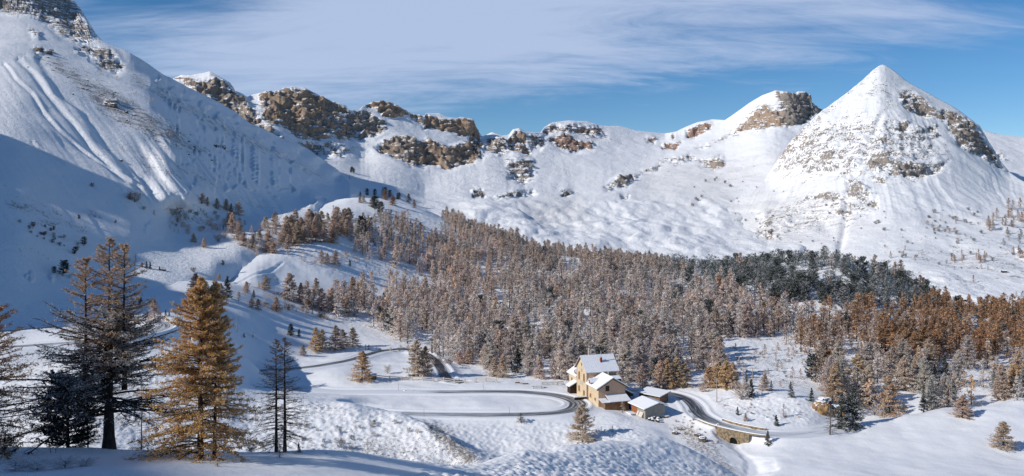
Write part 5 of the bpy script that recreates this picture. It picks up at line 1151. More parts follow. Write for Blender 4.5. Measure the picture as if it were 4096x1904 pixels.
# ---------------------------------------------------------------- the refuge
A_ = math.radians(17.0); e1 = np.array([math.cos(A_), math.sin(A_), 0]); e2 = np.array([-math.sin(A_), math.cos(A_), 0]); UP = np.array([0, 0, 1.0])
O = np.array([25.9, 272.9, -64.4])            # front corner of the main block, at the ground
def h(a, b, c): return O+e1*a+e2*b+UP*c       # a along the ridge (right), b back-left, c height above the ground
house = empty('refuge', tuple(O), "tall ochre and pink stone refuge with snowy pitched roofs standing right of the hairpin bend", 'house')
def ch(name, mb, mat, parent=house):
    o = mb.build(name, mat, parent); base = Vector(tuple(O)); o.data.transform(__import__('mathutils').Matrix.Translation(-base)); return o
W1, D1, EH, RH = 11.2, 9.4, 9.5, 14.2         # main block: width along ridge, depth, eaves, ridge
def gable_block(a0, a1, b0, b1, zb, ze, zr, ridge='a'):
    m = MB(); c = [(a0, b0), (a1, b0), (a1, b1), (a0, b1)]
    for i in range(4):
        p, q = c[i], c[(i+1) % 4]
        gab = (ridge == 'a' and p[0] == q[0]) or (ridge == 'b' and p[1] == q[1])
        pts = [h(*p, zb), h(*q, zb), h(*q, ze)]
        if gab: pts.append(h((p[0]+q[0])/2, (p[1]+q[1])/2, zr))
        pts.append(h(*p, ze)); m.poly(pts)
    return m
ch('wall', gable_block(0, W1, 0, D1, -3, EH, RH-.45), M['ochre'])
# right side and rear faces of the main block are pink
m = MB(); m.box(h(.02, -.03, 3.2), e1*(W1-.02), e2*.03, UP*(EH-3.25)); ch('side_wall', m, M['pink'])
# quoins on the corners
m = MB()
for k in range(16):
    zz_ = .3+k*.58; w = .55 if k % 2 else .38; m.box(h(-.05, -.06, zz_), e1*w, e2*.06, UP*.50); m.box(h(-.07, -.06, zz_), e1*.07, e2*(.93-w), UP*.50)
    m.box(h(-.05, D1-w, zz_), e1*.05, e2*w, UP*.5)
ch('quoins', m, M['quoin'])
def roof_pair(a0, a1, b0, b1, ze, zr, ridge, name='roof', th=.16, ribs=1.6, snowth=.13, mat=None, edge=.5):
    under = MB(); sn = MB()
    if ridge == 'a':
        bm = (b0+b1)/2; q1 = [h(a0, b0, ze), h(a1, b0, ze), h(a1, bm, zr), h(a0, bm, zr)]; q2 = [h(a1, b1, ze), h(a0, b1, ze), h(a0, bm, zr), h(a1, bm, zr)]
    else:
        am = (a0+a1)/2; q1 = [h(a0, b1, ze), h(a0, b0, ze), h(am, b0, zr), h(am, b1, zr)]; q2 = [h(a1, b0, ze), h(a1, b1, ze), h(am, b1, zr), h(am, b0, zr)]
    for q in (q1, q2):
        under.slab(q, th); up = np.array([0, 0, th+.004]); c = sum(q)/4
        sn.slab([p+(c-p)*.004+up for p in q], snowth, ribs)
    r = ch(name, under, M['metal'] if mat is None else mat)
    s = ch('snow_cover', sn, M['ribsnow'] if ribs else M['snow']); s.parent = r; return r
R1 = roof_pair(-.7, W1+.8, -.85, D1+.85, EH-.62, RH-.3, 'a')
# chimney and flues as sub-parts of the roof
def on_roof(b): return EH-.62+(b+.85)/((D1+1.7)/2)*(RH-.3-EH+.62)
m = MB(); cb = 2.0; m.box(h(6.0, cb, on_roof(cb)-.1), e1*.62, e2*.7, UP*2.05); c_ = ch('chimney', m, M['brick'], R1)
m = MB(); m.box(h(5.93, cb-.06, on_roof(cb)+1.96), e1*.76, e2*.82, UP*.16); m.tube(h(6.3, cb+.35, on_roof(cb)+2.1), h(6.3, cb+.35, on_roof(cb)+4.4), .12, .12); ch('flue', m, M['metal'], R1)
for a_, hh in ((3.6, 1.9), (4.35, 1.2)):
    m = MB(); m.tube(h(a_, D1*.72, RH-1.6), h(a_, D1*.72, RH+hh-.2), .19, .17); m.tube(h(a_, D1*.72, RH+hh-.2), h(a_, D1*.72, RH+hh), .27, .2); ch('flue', m, M['rail'], R1)
def window(a, b, wdt, z0, z1, face, arch=True, parent=house, shut=True, frame=True):
    "face 'f': on a plane b=const looking to -e2 ; 's': on a plane a=const looking to -e1 (a, b = centre)"
    u, n = (e1, -e2) if face == 'f' else (e2, -e1); c = h(a, b, 0)-UP*0
    def pt(s, z, d): return c+u*s+UP*z+n*d
    fr = MB(); hw = wdt/2
    def outline(hw, z0, z1): return [(-hw, z0), (hw, z0)]+([(hw*math.cos(t), z1-hw*.45+hw*.45*math.sin(t)) for t in np.linspace(0, math.pi, 7)] if arch else [(hw, z1), (-hw, z1)])
    o1 = outline(hw+.16, z0-.05, z1+.18); fr.prism([pt(s, z, 0) for s, z in o1], [pt(s, z, .07) for s, z in o1]); fr.box(pt(-hw-.28, z0-.22, 0), u*(wdt+.56), n*.2, UP*.17)
    w = ch('window', fr, M['quoin'], house) if frame else None
    sh = MB(); o2 = outline(hw, z0, z1)
    for sg in (-1, 1):
        p = [(s, z) for s, z in o2 if s*sg >= -1e-6]; p = [(max(0, abs(s))*sg*1.0, z) for s, z in p]
        p = [(0.02*sg, z0)]+[q for q in p if abs(q[0]) > .03]+[(0.02*sg, z1)]
        if sg > 0: pass
        else: p = [(0.02*sg, z0), (-hw, z0)]+[(s, z) for s, z in o2[2:] if s < -.02][::-1]+[(0.02*sg, z1)]
        sh.prism([pt(s, z, .075) for s, z in p], [pt(s, z, .13) for s, z in p])
    s_ = ch('shutter', sh, M['shutter'] if shut else M['darkwood'], w); return w
# facade of the gable: plane a = 0
window(0, D1-2.4, 1.15, 5.55, 8.05, 's'); window(0, 2.5, 1.15, 5.55, 8.05, 's'); window(0, D1-2.4, 1.15, 1.3, 3.1, 's'); window(0, 2.5, 1.15, .6, 2.3, 's')
m = MB(); o_ = [(.42*math.cos(t), .72*math.sin(t)) for t in np.linspace(0, 2*math.pi, 16, endpoint=False)]; o2_ = [(a*.62, b*.66) for a, b in o_]
m.prism([h(0, 4.7+a, 11.0+b) for a, b in o_], [h(-.08, 4.7+a, 11.0+b) for a, b in o_]); nd = ch('niche', m, M['quoin'])
m = MB(); m.prism([h(-.085, 4.7+a, 11.0+b) for a, b in o2_], [h(-.11, 4.7+a, 11.0+b) for a, b in o2_]); ch('pane', m, M['darkwood'], nd)
m = MB(); m.box(h(-.06, 3.3, 3.85), e2*2.7, e1*.06, UP*.9); ch('plaque', m, simple_mat("worn_plaque", (.52, .47, .40), .9, 9, .2, .1, (.33, .28, .22)))
m = MB(); m.box(h(-.05, 4.0, 8.3), e2*1.4, e1*.05, UP*1.2); ch('plaque', m, M['quoin'])
m = MB(); m.box(h(-.04, 0, 4.95), e2*D1, e1*.04, UP*.16); ch('string_course', m, M['quoin'])
m = MB()
for k in range(14):     # rafter ends under the verge
    b_ = -.6+k*(D1/2+.6)/14; z_ = EH-.75+(b_+.85)/((D1+1.7)/2)*(RH-EH+.32)
    for bb in (b_, D1-b_): m.box(h(-.62, bb, z_-.05), e1*.62, e2*.12, UP*.14)
ch('rafters', m, M['shutter'])
# left wing
ch('wall', gable_block(.4, 10.4, D1, D1+8.6, -3, 5.9, 9.0, 'b'), M['ochre']); m = MB(); m.box(h(.33, D1+.05, -1), e1*.07, e2*8.6, UP*1.5); ch('plinth', m, M['quoin'])
RW = roof_pair(-.3, 11.1, D1+.02, D1+9.4, 5.45, 9.15, 'b', ribs=0, snowth=.25)
window(.4, D1+5.7, .9, 1.5, 4.2, 's', arch=False)
def dormer(a0, b0, w, l, z0, zr, side, parent):
    "little gabled dormer whose ridge runs along e1"
    m = MB(); m.prism([h(a0, b0, z0-.7), h(a0+l, b0, z0-.7), h(a0+l, b0+w, z0-.7), h(a0, b0+w, z0-.7)], [h(a0, b0, z0), h(a0+l, b0, z0), h(a0+l, b0+w, z0), h(a0, b0+w, z0)])
    m.poly([h(a0, b0+w, z0), h(a0, b0, z0), h(a0, b0+w/2, zr-.1)]); d = ch('dormer', m, M['shutter'], parent)
    r = MB(); s_ = MB()
    for q in ([h(a0-.35, b0-.3, z0-.12), h(a0+l, b0-.3, z0-.12), h(a0+l, b0+w/2, zr), h(a0-.35, b0+w/2, zr)], [h(a0+l, b0+w+.3, z0-.12), h(a0-.35, b0+w+.3, z0-.12), h(a0-.35, b0+w/2, zr), h(a0+l, b0+w/2, zr)]):
        s_.slab(q, .2, 1.6)
    ch('dormer_roof', s_, M['ribsnow'], parent); return d
dormer(.35, D1+.9, 2.3, 3.6, 7.0, 7.9, 's', RW)
# woodshed porch against the left wing
m = MB(); m.prism([h(-2.3, D1+.4, -1), h(.3, D1+.4, -1), h(.3, D1+3.4, -1), h(-2.3, D1+3.4, -1)], [h(-2.3, D1+.4, 2.2), h(.3, D1+.4, 3.4), h(.3, D1+3.4, 3.4), h(-2.3, D1+3.4, 2.2)]); po = ch('porch', m, M['darkwood'])
m = MB(); m.slab([h(-2.8, D1+3.8, 2.15), h(-2.8, D1+.1, 2.15), h(.35, D1+.1, 3.75), h(.35, D1+3.8, 3.75)], .3, 0); ch('porch_roof', m, M['snow'], po)
# front annexe, gable towards the viewer
AB = -9.0
ch('wall', gable_block(.5, 10.3, AB, 0.0, -4, 5.75, 8.5, 'b'), M['ochre']); m = MB()
m.poly([h(.5, AB-.03, 2.6), h(10.3, AB-.03, 2.6), h(10.3, AB-.03, 5.75), h(5.4, AB-.03, 8.45), h(.5, AB-.03, 5.75)]); m.poly([h(.5, AB-.03, -.5), h(10.3, AB-.03, -.5), h(10.3, AB-.03, 2.6), h(.5, AB-.03, 2.6)]); ch('gable_wall', m, M['pink'])
RA = roof_pair(-.55, 11.6, AB-.95, -.02, 5.1, 8.65, 'b', ribs=0, snowth=.22)
m = MB()
for a0, a1_, z0_, z1_ in ((-.55, 5.5, 5.0, 8.5), (11.55, 5.5, 5.0, 8.5)):
    m.prism([h(a0, AB-.99, z0_), h(a1_, AB-.99, z1_), h(a1_, AB-.99, z1_-.25), h(a0, AB-.99, z0_-.25)], [h(a0, AB-.955, z0_), h(a1_, AB-.955, z1_), h(a1_, AB-.955, z1_-.25), h(a0, AB-.955, z0_-.25)])
ch('barge_board', m, M['darkwood'], RA)
dormer(-.1, -4.3, 2.4, 4.2, 6.5, 7.5, 's', RA)
m = MB(); m.tube(h(5.4, AB+3.0, 8.3), h(5.4, AB+3.0, 9.9), .14, .14); m.tube(h(5.4, AB+3.0, 9.9), h(5.4, AB+3.0, 10.1), .26, .22); ch('flue', m, M['rail'], RA)
m = MB(); m.slab([h(8.1, -4.0, 6.9), h(11.4, -4.0, 6.9), h(11.4, -1.4, 7.5), h(8.1, -1.4, 7.5)], .2, 1.6); ch('dormer_roof', m, M['ribsnow'], RA)
m = MB(); m.box(h(8.2, -3.9, 5.6), e1*3.0, e2*2.4, UP*1.3); ch('dormer', m, M['darkwood'], RA)
window(3.7, AB-.03, 1.25, 4.35, 6.05, 'f', arch=False, shut=False); window(.5, -2.2, 1.0, 1.1, 2.2, 's'); window(.5, -6.3, .9, .9, 1.6, 's', arch=False)
# boarded lean-to under the gable with its two ribbed roofs
m = MB(); m.box(h(1.6, AB-3.0, -2.2), e1*8.6, e2*2.95, UP*3.5); lt = ch('boarded_store', m, M['logs'])
m = MB()
for a_, w_ in ((2.9, .9), (5.6, 1.1), (8.3, 1.0)): m.box(h(a_, AB-3.05, -1.2), e1*w_, e2*.05, UP*2.1)
ch('door', m, M['shutter'], lt)
m = MB(); m.slab([h(3.0, AB-3.6, 1.35), h(10.9, AB-3.6, 1.35), h(10.5, AB-.06, 3.0), h(2.9, AB-.06, 3.0)], .16, 2.0); ch('store_roof', m, M['ribsnow'], lt)
m = MB(); m.slab([h(.6, AB-3.2, 1.15), h(3.3, AB-3.2, 1.15), h(3.0, AB-.06, 1.9), h(.4, AB-.06, 1.9)], .14, 2.0); ch('store_roof', m, M['ribsnow'], lt)
# dark open shed on the right hand side of the annexe
m = MB(); m.prism([h(10.35, AB+.5, -3), h(13.6, AB+.5, -3), h(13.6, -.5, -3), h(10.35, -.5, -3)], [h(10.35, AB+.5, 4.1), h(13.6, AB+.5, 2.5), h(13.6, -.5, 2.5), h(10.35, -.5, 4.1)]); sh_ = ch('side_shed', m, M['darkwood'])
m = MB(); m.slab([h(10.2, AB+.1, 4.5), h(14.0, AB+.1, 2.6), h(14.0, -.3, 2.6), h(10.2, -.3, 4.5)], .2, 0); ch('shed_roof', m, M['snow'], sh_)
m = MB(); m.box(h(12.4, AB+.38, -2), e1*1.8, e2*.1, UP*3.9); ch('door', m, M['blue'], sh_)
# low wall with a snow cap between road and facade
m = MB(); m.box(h(-4.6, -.3, -1.2), e1*4.4, e2*.4, UP*1.9); lw = m.build('garden_wall', M['darkwood']); tagp(lw, "low dark wall with a snow cap in front of the tall facade", 'wall')
m = MB(); m.box(h(-4.75, -.45, .7), e1*4.7, e2*.7, UP*.25); o = m.build('snow_cover', M['snow'], lw)

# ---- grey shed and long shed right of the refuge
def frame(o, f1): f1 = np.array([f1[0], f1[1], 0]); f1 /= np.linalg.norm(f1); return np.array(o), f1, np.array([-f1[1], f1[0], 0])
SO, s1, s2 = frame((43.0, 254.6, -66.0), (.93, .37)); 
def sp(a, b, c): return SO+s1*a+s2*b+UP*c
shed = empty('shed', tuple(SO), "grey rendered shed with a snowy two slope roof and a rusty board door", 'shed')
def sch(name, mb, mat, parent=shed, base=SO):
    o = mb.build(name, mat, parent); o.data.transform(__import__('mathutils').Matrix.Translation(-Vector(tuple(base)))); return o
m = MB(); m.prism([sp(0, 0, -2), sp(7.6, 0, -2), sp(7.6, 8.6, -2), sp(0, 8.6, -2)], [sp(0, 0, 2.55), sp(7.6, 0, 3.0), sp(7.6, 8.6, 3.0), sp(0, 8.6, 2.55)])
m.poly([sp(0, -.004, 2.5), sp(7.6, -.004, 2.95), sp(4.6, -.004, 3.95)]); sch('wall', m, M['concrete'])
m = MB(); m.box(sp(-.06, 4.9, 0), s1*.06, s2*3.4, UP*2.5); sch('door', m, M['door'])
m = MB(); m.box(sp(.1, -.06, -.4), s1*1.9, s2*.06, UP*2.8); sch('boarding', m, simple_mat("grey_boards", (.36, .36, .30), .9, 2, .25, .3, (.20, .20, .16), stretch=(.3, .3, 6)))
m = MB(); q1 = [sp(-.9, 9.6, 2.4), sp(-.9, -.8, 2.4), sp(4.6, -1.0, 4.1), sp(4.6, 9.6, 4.1)]; q2 = [sp(8.4, -.6, 3.0), sp(8.4, 9.6, 3.0), sp(4.6, 9.6, 4.1), sp(4.6, -1.0, 4.1)]
m.slab(q1, .12); m.slab(q2, .12); rf = sch('roof', m, M['darkwood'])
m = MB(); u_ = np.array([0, 0, .124]); m.slab([p+u_ for p in q1], .24, 0); m.slab([p+u_ for p in q2], .24, 0); sch('snow_cover', m, M['snow'], rf)
for k, a in enumerate((3.4, .9)):
    m = MB(); m.prism([sp(-.9, a, -.3), sp(-.9, a+(1.0 if k == 0 else 2.2), -.3), sp(-.82, a+(1.0 if k == 0 else 2.2), -.3), sp(-.82, a, -.3)], [sp(-.16, a, 1.15), sp(-.16, a+(1.0 if k == 0 else 2.2), 1.15), sp(-.08, a+(1.0 if k == 0 else 2.2), 1.15), sp(-.08, a, 1.15)])
    o = m.build('board', M['rail']); tagp(o, ("narrow" if k == 0 else "wide")+" white board leaning against the grey shed wall", 'board')
LO, l1, l2 = frame((44.5, 275.8, -66.4), (.70, -.71))
def lp(a, b, c): return LO+l1*a+l2*b+UP*c
ls = empty('shed', tuple(LO), "long low shed with a single slope snowy roof behind the grey one", 'shed')
m = MB(); m.prism([lp(0, 0, -2), lp(8.6, 0, -2), lp(8.6, 5, -2), lp(0, 5, -2)], [lp(0, 0, 3.4), lp(8.6, 0, 3.4), lp(8.6, 5, 4.1), lp(0, 5, 4.1)]); sch('wall', m, M['logs'], ls, LO)
m = MB(); q1 = [lp(-.5, -.8, 3.35), lp(9.3, -.8, 3.35), lp(9.3, 5.6, 4.3), lp(-.5, 5.6, 4.3)]; m.slab(q1, .12); rf = sch('roof', m, M['darkwood'], ls, LO)
m = MB(); m.slab([p+np.array([0, 0, .124]) for p in q1], .22, 0); sch('snow_cover', m, M['snow'], rf, LO)
# door step
m = MB(); m.box(sp(-2.6, 4.7, -.15), s1*2.2, s2*3.8, UP*.25); tagp(m.build('door_step', M['snow']), "snowy wooden platform in front of the rusty shed door", 'platform')
# log rounds
r = random.Random(4)
for k in range(17):
    fx = 2596+r.random()*40; fy = 1664+r.random()*28+(fx-2596)*.05; g = hit(fx, fy)
    if g is None: continue
    hh = r.uniform(.7, 1.1); rr_ = r.uniform(.38, .52); b = Vector(g)-Vector((0, 0, .2)); e = empty('log_round', tuple(b), "-", 'log', 'log rounds heaped by the grey shed'); relabel(e, 'snow capped', 'log round', 'in the heap by the grey shed', fx, fy)
    m = MB(); m.tube((0, 0, 0), (0, 0, hh), rr_, rr_*.95, 9); m.build('log', M['bark'], e)
    m = MB(); m.tube((0, 0, hh), (0, 0, hh+.16), rr_*1.02, rr_*.98, 9, True); m.tube((0, 0, hh+.16), (0, 0, hh+.28), rr_*.98, rr_*.55, 9); m.build('snow_cap', M['snow'], e, True)

# ---------------------------------------------------------------- rail fence, box, balustrade, bench
p0 = np.array(P(1459, 1524, 300.5)); fpts = [(1462,1523),(1559,1520.5),(1605,1521),(1648,1521.5),(1690,1522),(1732,1522.5),(1775,1523),(1817,1524),(1859,1525),(1902,1527),(1943,1528),(1986,1529.5)]
fe = empty('rail_fence', tuple(p0), "long white two rail fence with square posts along the far side of the meadow", 'fence'); prev = None
for px, py in fpts:
    y = 301.5-(px-1462)*.006; x = (px-CX)/F*y; z = gz(x, y); b = np.array([x, y, z])-p0
    m = MB(); m.box(b+np.array([-.22, -.14, -.3]), (.44, 0, 0), (0, .3, 0), (0, 0, 1.95)); m.build('post', M['rail'], fe)
    if prev is not None:
        for hz_ in (1.12, .42):
            m = MB(); a_ = prev+np.array([.225, -.05, hz_]); d = b-prev-np.array([.45, 0, 0]); m.box(a_, d, (0, .12, 0), (0, 0, .30)); m.build('rail', M['rail'], fe)
    prev = b
g = np.array([(1489-CX)/F*300.5, 300.5, 0]); g[2] = gz(g[0], g[1]); bx_ = empty('wooden_box', tuple(g), "low brown wooden box with a snow lid at the rail fence's left end", 'box')
m = MB(); m.box((-1.45, -.6, -.2), (2.9, 0, 0), (0, 1.2, 0), (0, 0, 1.5)); m.build('body', M['logs'], bx_)
m = MB(); m.prism([(-1.6, -.8, 1.3), (1.6, -.8, 1.3), (1.6, .8, 1.6), (-1.6, .8, 1.6)], [(-1.6, -.8, 1.7), (1.6, -.8, 1.7), (1.6, .8, 2.05), (-1.6, .8, 2.05)]); m.build('lid', M['snow'], bx_)
def balustrade(pa, pb, label):
    a = np.array(pa); b = np.array(pb); L = np.linalg.norm(b-a); d = (b-a)/L; e = empty('balustrade', tuple(a), label, 'fence'); n = int(L/1.9)
    for k in range(n+1): m = MB(); m.box(d*L*k/n+np.array([-.1, -.1, -.3]), (.2, 0, 0), (0, .2, 0), (0, 0, 1.6)); m.build('post', M['rail'], e)
    m = MB(); m.box(np.array([0, -.06, 1.1]), d*L, (0, .12, 0), (0, 0, .18)); m.build('rail', M['rail'], e)
    m = MB(); m.box(np.array([0, -.04, .25]), d*L, (0, .08, 0), (0, 0, .1))
    for k in range(int(L/.3)): m.box(d*(.1+.3*k)+np.array([-.05, -.03, .3]), (.1, 0, 0), (0, .06, 0), (0, 0, .8))
    m.build('balusters', M['rail'], e)
def G(px, py): q_ = hit(px, py); return q_
balustrade(G(2167, 1543), G(2229, 1541), "white snow topped balustrade standing left of the refuge terrace"); balustrade(G(2230, 1541), G(2253, 1537), "short dark fenced corner between the white balustrade and the refuge wall")
g = G(2150, 1552)
e = empty('picnic_bench', g, "snow covered picnic bench on the terrace in front of the white balustrade", 'bench'); e.rotation_euler[2] = .1
m = MB(); m.box((-2.2, -.5, .6), (4.4, 0, 0), (0, 1.0, 0), (0, 0, .12)); m.build('table_top', M['darkwood'], e)
m = MB(); m.box((-2.2, -.5, .724), (4.4, 0, 0), (0, 1.0, 0), (0, 0, .15)); m.build('snow_cover', M['snow'], e)
for yy in (-1.1, .8): m = MB(); m.box((-2.2, yy, .3), (4.4, 0, 0), (0, .35, 0), (0, 0, .2)); m.build('seat', M['snow'], e)
for xx in (-1.6, 1.4): m = MB(); m.box((xx, -1.0, -.2), (.15, 0, 0), (0, 2.0, 0), (0, 0, .5)); m.box((xx, -.1, .304), (.15, 0, 0), (0, .2, 0), (0, 0, .292)); m.build('leg', M['darkwood'], e)
for px, py, w, t_ in ((2070, 1533, 1.7, "left"), (2102, 1538, 2.2, "right")):
    g = G(px, py); m = MB(); m.tube((-w/2, 0, .25), (w/2, .2, .25), .34, .34, 10); o = m.build('log', M['logs']); o.location = g; tagp(o, t_+" snow dusted log lying at the edge of the terrace", 'log')
    m = MB(); m.box((-w/2, -.2, .5), (w, .2, 0), (0, .4, 0), (0, 0, .14)); m.build('snow_cover', M['snow'], o)

# ---------------------------------------------------------------- poles
def pole(px, pb, pt, kind, label, y=None):
    g = hit(px, pb)
    if y: g = ((px-CX)/F*y, y, gz((px-CX)/F*y, y))
    H = (pb-pt)/F*g[1]; e = empty('utility_pole', g, label, 'pole'); m = MB(); m.tube((0, 0, -.4), (0, 0, H), .15, .10, 8); m.build('post', M['pole'], e)
    if kind:
        m = MB(); m.box((-.9, -.05, H-.5), (1.8, 0, 0), (0, .1, 0), (0, 0, .12))
        if kind == 2: m.box((-.6, -.05, H-1.3), (1.2, 0, 0), (0, .1, 0), (0, 0, .12))
        m.build('cross_arm', M['pole'], e)
        m = MB()
        for xx in (-.8, 0, .8): m.tube((xx, 0, H-.38), (xx, 0, H-.12), .06, .05, 6)
        m.build('insulators', M['metal'], e)
pole(2570,1559,1520,0,"thin pole in front of the pinkish larch right of the refuge"); pole(2650,1557,1496,2,"tallest pole with two cross arms between the golden larches"); pole(2748,1550,1513,0,"short pale pole at the right end of the golden row")
pole(2867,1610,1520,1,"pale pole standing on the bank above the road bend"); pole(3010,1590,1486,1,"pole with a cross arm behind the spruce on the bank crest", 272); pole(2926,1560,1530,0,"very short thin pole beside the second golden row")
pole(948,1330,1260,1,"dark lone mast on the shaded slope right of the golden larch")
g = hit(2645, 1575); e = empty('road_sign', g, "small round headed road sign at the start of the bend behind the long shed", 'sign'); m = MB(); m.tube((0, 0, -.2), (0, 0, 2.4), .05, .05, 6); m.build('post', M['metal'], e)
m = MB(); m.tube((0, -.03, 2.5), (0, .03, 2.5), .36, .36, 16); m.build('sign_plate', M['rail'], e)
for px, py in ((1594, 1562), (1933, 1559), (2038, 1660), (1696, 1670), (2813, 1690)):
    g = hit(px, py); m = MB(); m.tube((0, 0, -.2), (0, 0, 2.6), .05, .035, 6); o = m.build('snow_stake', M['shutter']); o.location = g; tagp(o, "-", 'stake', 'snow stakes beside the roads'); relabel(o, 'thin brown', 'snow stake', 'beside the road', px, py)

# ---------------------------------------------------------------- bridge over the gully
ln = ROADS['bridge']['line']; d = np.gradient(ln[:, :2], axis=0); d /= np.linalg.norm(d, axis=1)[:, None]; nr = np.stack([d[:, 1], -d[:, 0]], 1)
sx_ = np.r_[0, np.cumsum(np.linalg.norm(np.diff(ln[:, :2], axis=0), axis=1))]; pxr = ln[:, 0]/ln[:, 1]*F+CX
def side(off, a, b, step=.5):
    i0, i1 = np.searchsorted(pxr, a), np.searchsorted(pxr, b); s = np.arange(sx_[i0], sx_[i1], step)
    return np.stack([np.interp(s, sx_, ln[:, 0]+nr[:, 0]*off), np.interp(s, sx_, ln[:, 1]+nr[:, 1]*off), np.interp(s, sx_, ln[:, 2])], 1)
br = empty('bridge', tuple(P(2940, 1740, 240)), "old stone road bridge with a dark arch over the gully", 'bridge'); BB = np.array(br.location)
near = side(4.35, 2846, 3010); arc0 = np.argmin(np.abs(near[:, 0]/near[:, 1]*F+CX-2934)); cpt = near[arc0]
L = np.r_[0, np.cumsum(np.linalg.norm(np.diff(near[:, :2], axis=0), axis=1))]; sc = L-L[arc0]
m = MB(); bw_ = near.copy(); out = -nr[np.searchsorted(pxr, 2934)]*0
bot = np.where(np.abs(sc) < 1.6, near[:, 2]-3.3+np.sqrt(np.clip(1.6**2-sc**2, 0, None))*1.1, near[:, 2]-7.5)
nn = np.append(nr[np.searchsorted(pxr, 2934)], 0)
for i in range(len(near)-1):
    a, b = near[i]-BB, near[i+1]-BB; ta, tb = a[2]+.25, b[2]+.25; za, zb_ = bot[i]-BB[2], bot[i+1]-BB[2]
    f_ = [np.array([a[0], a[1], za]), np.array([b[0], b[1], zb_]), np.array([b[0], b[1], tb]), np.array([a[0], a[1], ta])]; m.prism(f_, [p-nn*1.3 for p in f_])
m.build('face_wall', M['stone'], br)
m = MB()
for t0, t1 in zip(np.linspace(0, math.pi, 12)[:-1], np.linspace(0, math.pi, 12)[1:]):
    pts = []
    for t, rr_ in ((t0, 1.6), (t1, 1.6), (t1, 2.0), (t0, 2.0)):
        s = math.cos(t)*rr_; q_ = cpt+np.append(d[np.searchsorted(pxr, 2934)], 0)*s-BB; q_[2] = cpt[2]-3.3+math.sin(t)*rr_*1.1-BB[2]; pts.append(q_+nn*.01)
    m.prism(pts, [p+nn*.12 for p in pts])
m.build('arch_ring', M['stone'], br)
m = MB(); dd = np.append(d[np.searchsorted(pxr, 2934)], 0); q_ = cpt-BB-dd*2.1-nn*6.5; q_[2] = cpt[2]-BB[2]-8; m.box(q_, dd*4.2, nn*6.15, UP*6.9); m.build('arch_shade_block', M['black'], br)  # black block just behind the arch opening, painted shade rather than a vault
for off, a, b, nm, lab in ((4.35, 2838, 3062, 'parapet', 0), (-3.9, 2850, 3072, 'parapet', 1)):
    ln2 = side(off, a, b); m = MB(); s_ = MB(); m2 = nn if off > 0 else -nn
    for i in range(len(ln2)-1):
        p, q2_ = ln2[i]-BB, ln2[i+1]-BB; z = np.array([0, 0, 1.0]); lo = .256 if off > 0 else -.4
        f_ = [p+z*lo, q2_+z*lo, q2_+z*.72, p+z*.72]; m.prism(f_, [v-m2*.45 for v in f_]); g_ = [p+z*.724+m2*.06, q2_+z*.724+m2*.06, q2_+z*.724-m2*.51, p+z*.724-m2*.51]; s_.prism(g_, [v+z*.2 for v in g_])
    pr = m.build('parapet', M['stone'], br); s_.build('snow_cover', M['snow'], pr)

# ---------------------------------------------------------------- rocks
def rock_mesh(seed, sx, sy, sz, sub=4):
    import bmesh
    bm = bmesh.new(); bmesh.ops.create_icosphere(bm, subdivisions=sub, radius=1.0); me = bpy.data.meshes.new("rock"); bm.to_mesh(me); bm.free()
    co_ = np.empty(len(me.vertices)*3); me.vertices.foreach_get('co', co_); co_ = co_.reshape(-1, 3)
    n = fbm(co_[:, 0]*1.3+seed, co_[:, 1]*1.3, co_[:, 2]*1.3, 4, .6, True); co_ = co_*(1+.45*(n[:, None]-.3)); co_ = np.sign(co_)*np.abs(co_)**.85*[sx, sy, sz]; me.vertices.foreach_set('co', co_.ravel()); me.update(); return me
def rock(px, py, wpx, hpx, label, mat='rock', name='boulder', finder=None, group=None, seed=0, sub=3):
    g = (finder or ground_at)(px, py)
    if g is None: return
    s = g[1]/F; me = rock_mesh(seed+px*.37, wpx*s*.5, wpx*s*.4, hpx*s*.6, sub); me.materials.append(M[mat]); o = link(name, me, None, (g[0], g[1], g[2]+hpx*s*.15)); tagp(o, label, 'rock', group)
    if label == '-': relabel(o, 'small snow capped' if wpx < 7 else 'bigger snow capped', 'stone', 'on the ' + ('upper' if py < 330 else 'middle' if py < 480 else 'lower') + ' left slope', px, py)
    return o
rock(3285, 1650, 66, 52, "left part of the ochre rock outcrop above the road end", 'ochre_rock', 'rock_outcrop', sub=4); rock(3345, 1662, 60, 50, "right part of the ochre rock outcrop above the road end", 'ochre_rock', 'rock_outcrop', sub=4); rock(3300, 1610, 60, 26, "snow capped grey boulder on top of the ochre outcrop", 'rock', 'boulder')
rock(2812, 1764, 34, 24, "biggest snow capped boulder on the slope left of the bridge", 'rock'); rock(2700, 1738, 22, 18, "smaller snow capped boulder up the slope from the biggest one", 'rock'); rock(2790, 1745, 24, 14, "flat snowy boulder touching the biggest one", 'rock')
rock(2872, 1730, 20, 20, "dark bush like rock at the left foot of the bridge", 'rock'); rock(1828, 1525, 22, 14, "round dark stone in front of the white rail fence", 'rock'); rock(1618, 1566, 9, 6, "small white snowy stone on the meadow", 'snow'); rock(2658, 1670, 40, 14, "dark scrap heap half under snow along the grey shed wall", 'rock')
for px, py, w, hh, t in [(157,212,26,24,"left dark snow capped crag high on the left slope"),(198,214,22,20,"right dark snow capped crag high on the left slope"),(450,426,34,22,"dark rock knob below the little pine on the left slope"),(484,646,14,9,"dark stone low on the avalanche slope"),(895,594,18,9,"dark snow capped block at the shadow edge of the left slope"),(862,586,14,10,"pale snow capped block at the shadow edge of the left slope"),(506,452,14,12,"round dark stone right of the rock knob"),(330,356,14,7,"flat snow capped stone in the upper part of the left slope"),(650,1080,22,9,"black stones by the tiny spruces in the shadow"),(1476,878,26,16,"black overhanging rock in the hollow of the knoll")]:
    rock(px, py, w, hh, t, 'rock', 'boulder', f_left if py < 700 else None)
r = random.Random(77)
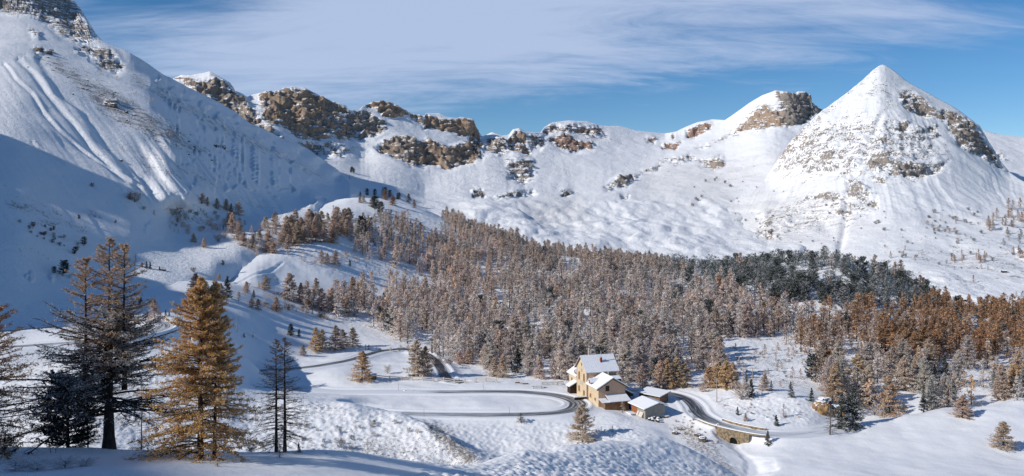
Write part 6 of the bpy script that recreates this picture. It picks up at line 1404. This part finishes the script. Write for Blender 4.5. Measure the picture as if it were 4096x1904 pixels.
for k in range(70):
    t = r.random(); px = 130+t*700+r.uniform(-60, 60); py = 225+t*400+r.uniform(-35, 45)
    w = r.uniform(4, 10); rock(px, py, w, w*.6, "-", 'rock', 'boulder', f_left, "stones strewn over the left slope", sub=2)

for px, py, w, t in [(3850, 1204, 36, "low ruined stone hut on the far valley floor"), (3926, 1222, 15, "tiny dark hut left of a pine on the far valley floor"), (3950, 1236, 22, "wider dark hut below the tiny one on the far valley floor"), (4016, 1090, 18, "tiny grey hut on the slope above the far valley floor")]:
    g = f_low(px, py)
    if g is None: continue
    s = g[1]/F*w; e = empty('hut', g, t, 'hut'); m = MB(); m.prism([(-s/2, -1.5, -1), (s/2, -1.5, -1), (s/2, 1.5, -1), (-s/2, 1.5, -1)], [(-s/2, -1.5, 1.6), (s/2, -1.5, 1.6), (s/2, 1.5, 1.6), (-s/2, 1.5, 1.6)]); m.build('wall', M['darkwood'], e)
    m = MB(); m.slab([(-s/2-.3, -2, 1.5), (s/2+.3, -2, 1.5), (s/2+.3, 0, 2.5), (-s/2-.3, 0, 2.5)], .2, 0); m.slab([(s/2+.3, 2, 1.5), (-s/2-.3, 2, 1.5), (-s/2-.3, 0, 2.5), (s/2+.3, 0, 2.5)], .2, 0); m.build('roof', M['snow'], e)
# bushes near the road
for px, py, hh, k, c, t, w in [(2083,1690,40,'thin','bare',"bare round bush on the slope below the near leg of the loop",2.6),(2490,1650,46,'thin','pink',"thin pinkish bush between the refuge and the grey shed",1.5),(2405,1725,24,'thin','tan',"small tan bush right of the lone larch",1.5),(2450,1728,26,'thin','pink',"small pink bush further right of the lone larch",1.5),(1550,1495,26,'bush','grey',"frosted bush between the two larches behind the fence",1.0),(1365,1795,30,'bush','frosty',"snowy juniper at the foot of the hummocky bank",.8)]:
    g = ground_at(px, py); put_tree((g[0], g[1], g[2]-.1), hh/F*g[1], k, c, t, cat='bush', width=w, name='bush')
r = random.Random(8)
for k in range(34):
    px = r.uniform(1160, 1800); py = r.uniform(1680, 1820); g = ground_at(px, py)
    if g: t_ = put_far((g[0], g[1], g[2]-.15), r.uniform(8, 16)/F*g[1], 1, r.choice(['frosty', 'dark', 'white']), "-", "juniper tufts on the hummocky bank", cat='bush', bush=True, name='juniper_bush'); relabel(t_, 'low snow buried', 'juniper bush', 'on the hummocky bank', px, py)
finish_labels()
print("objects", len(bpy.data.objects))
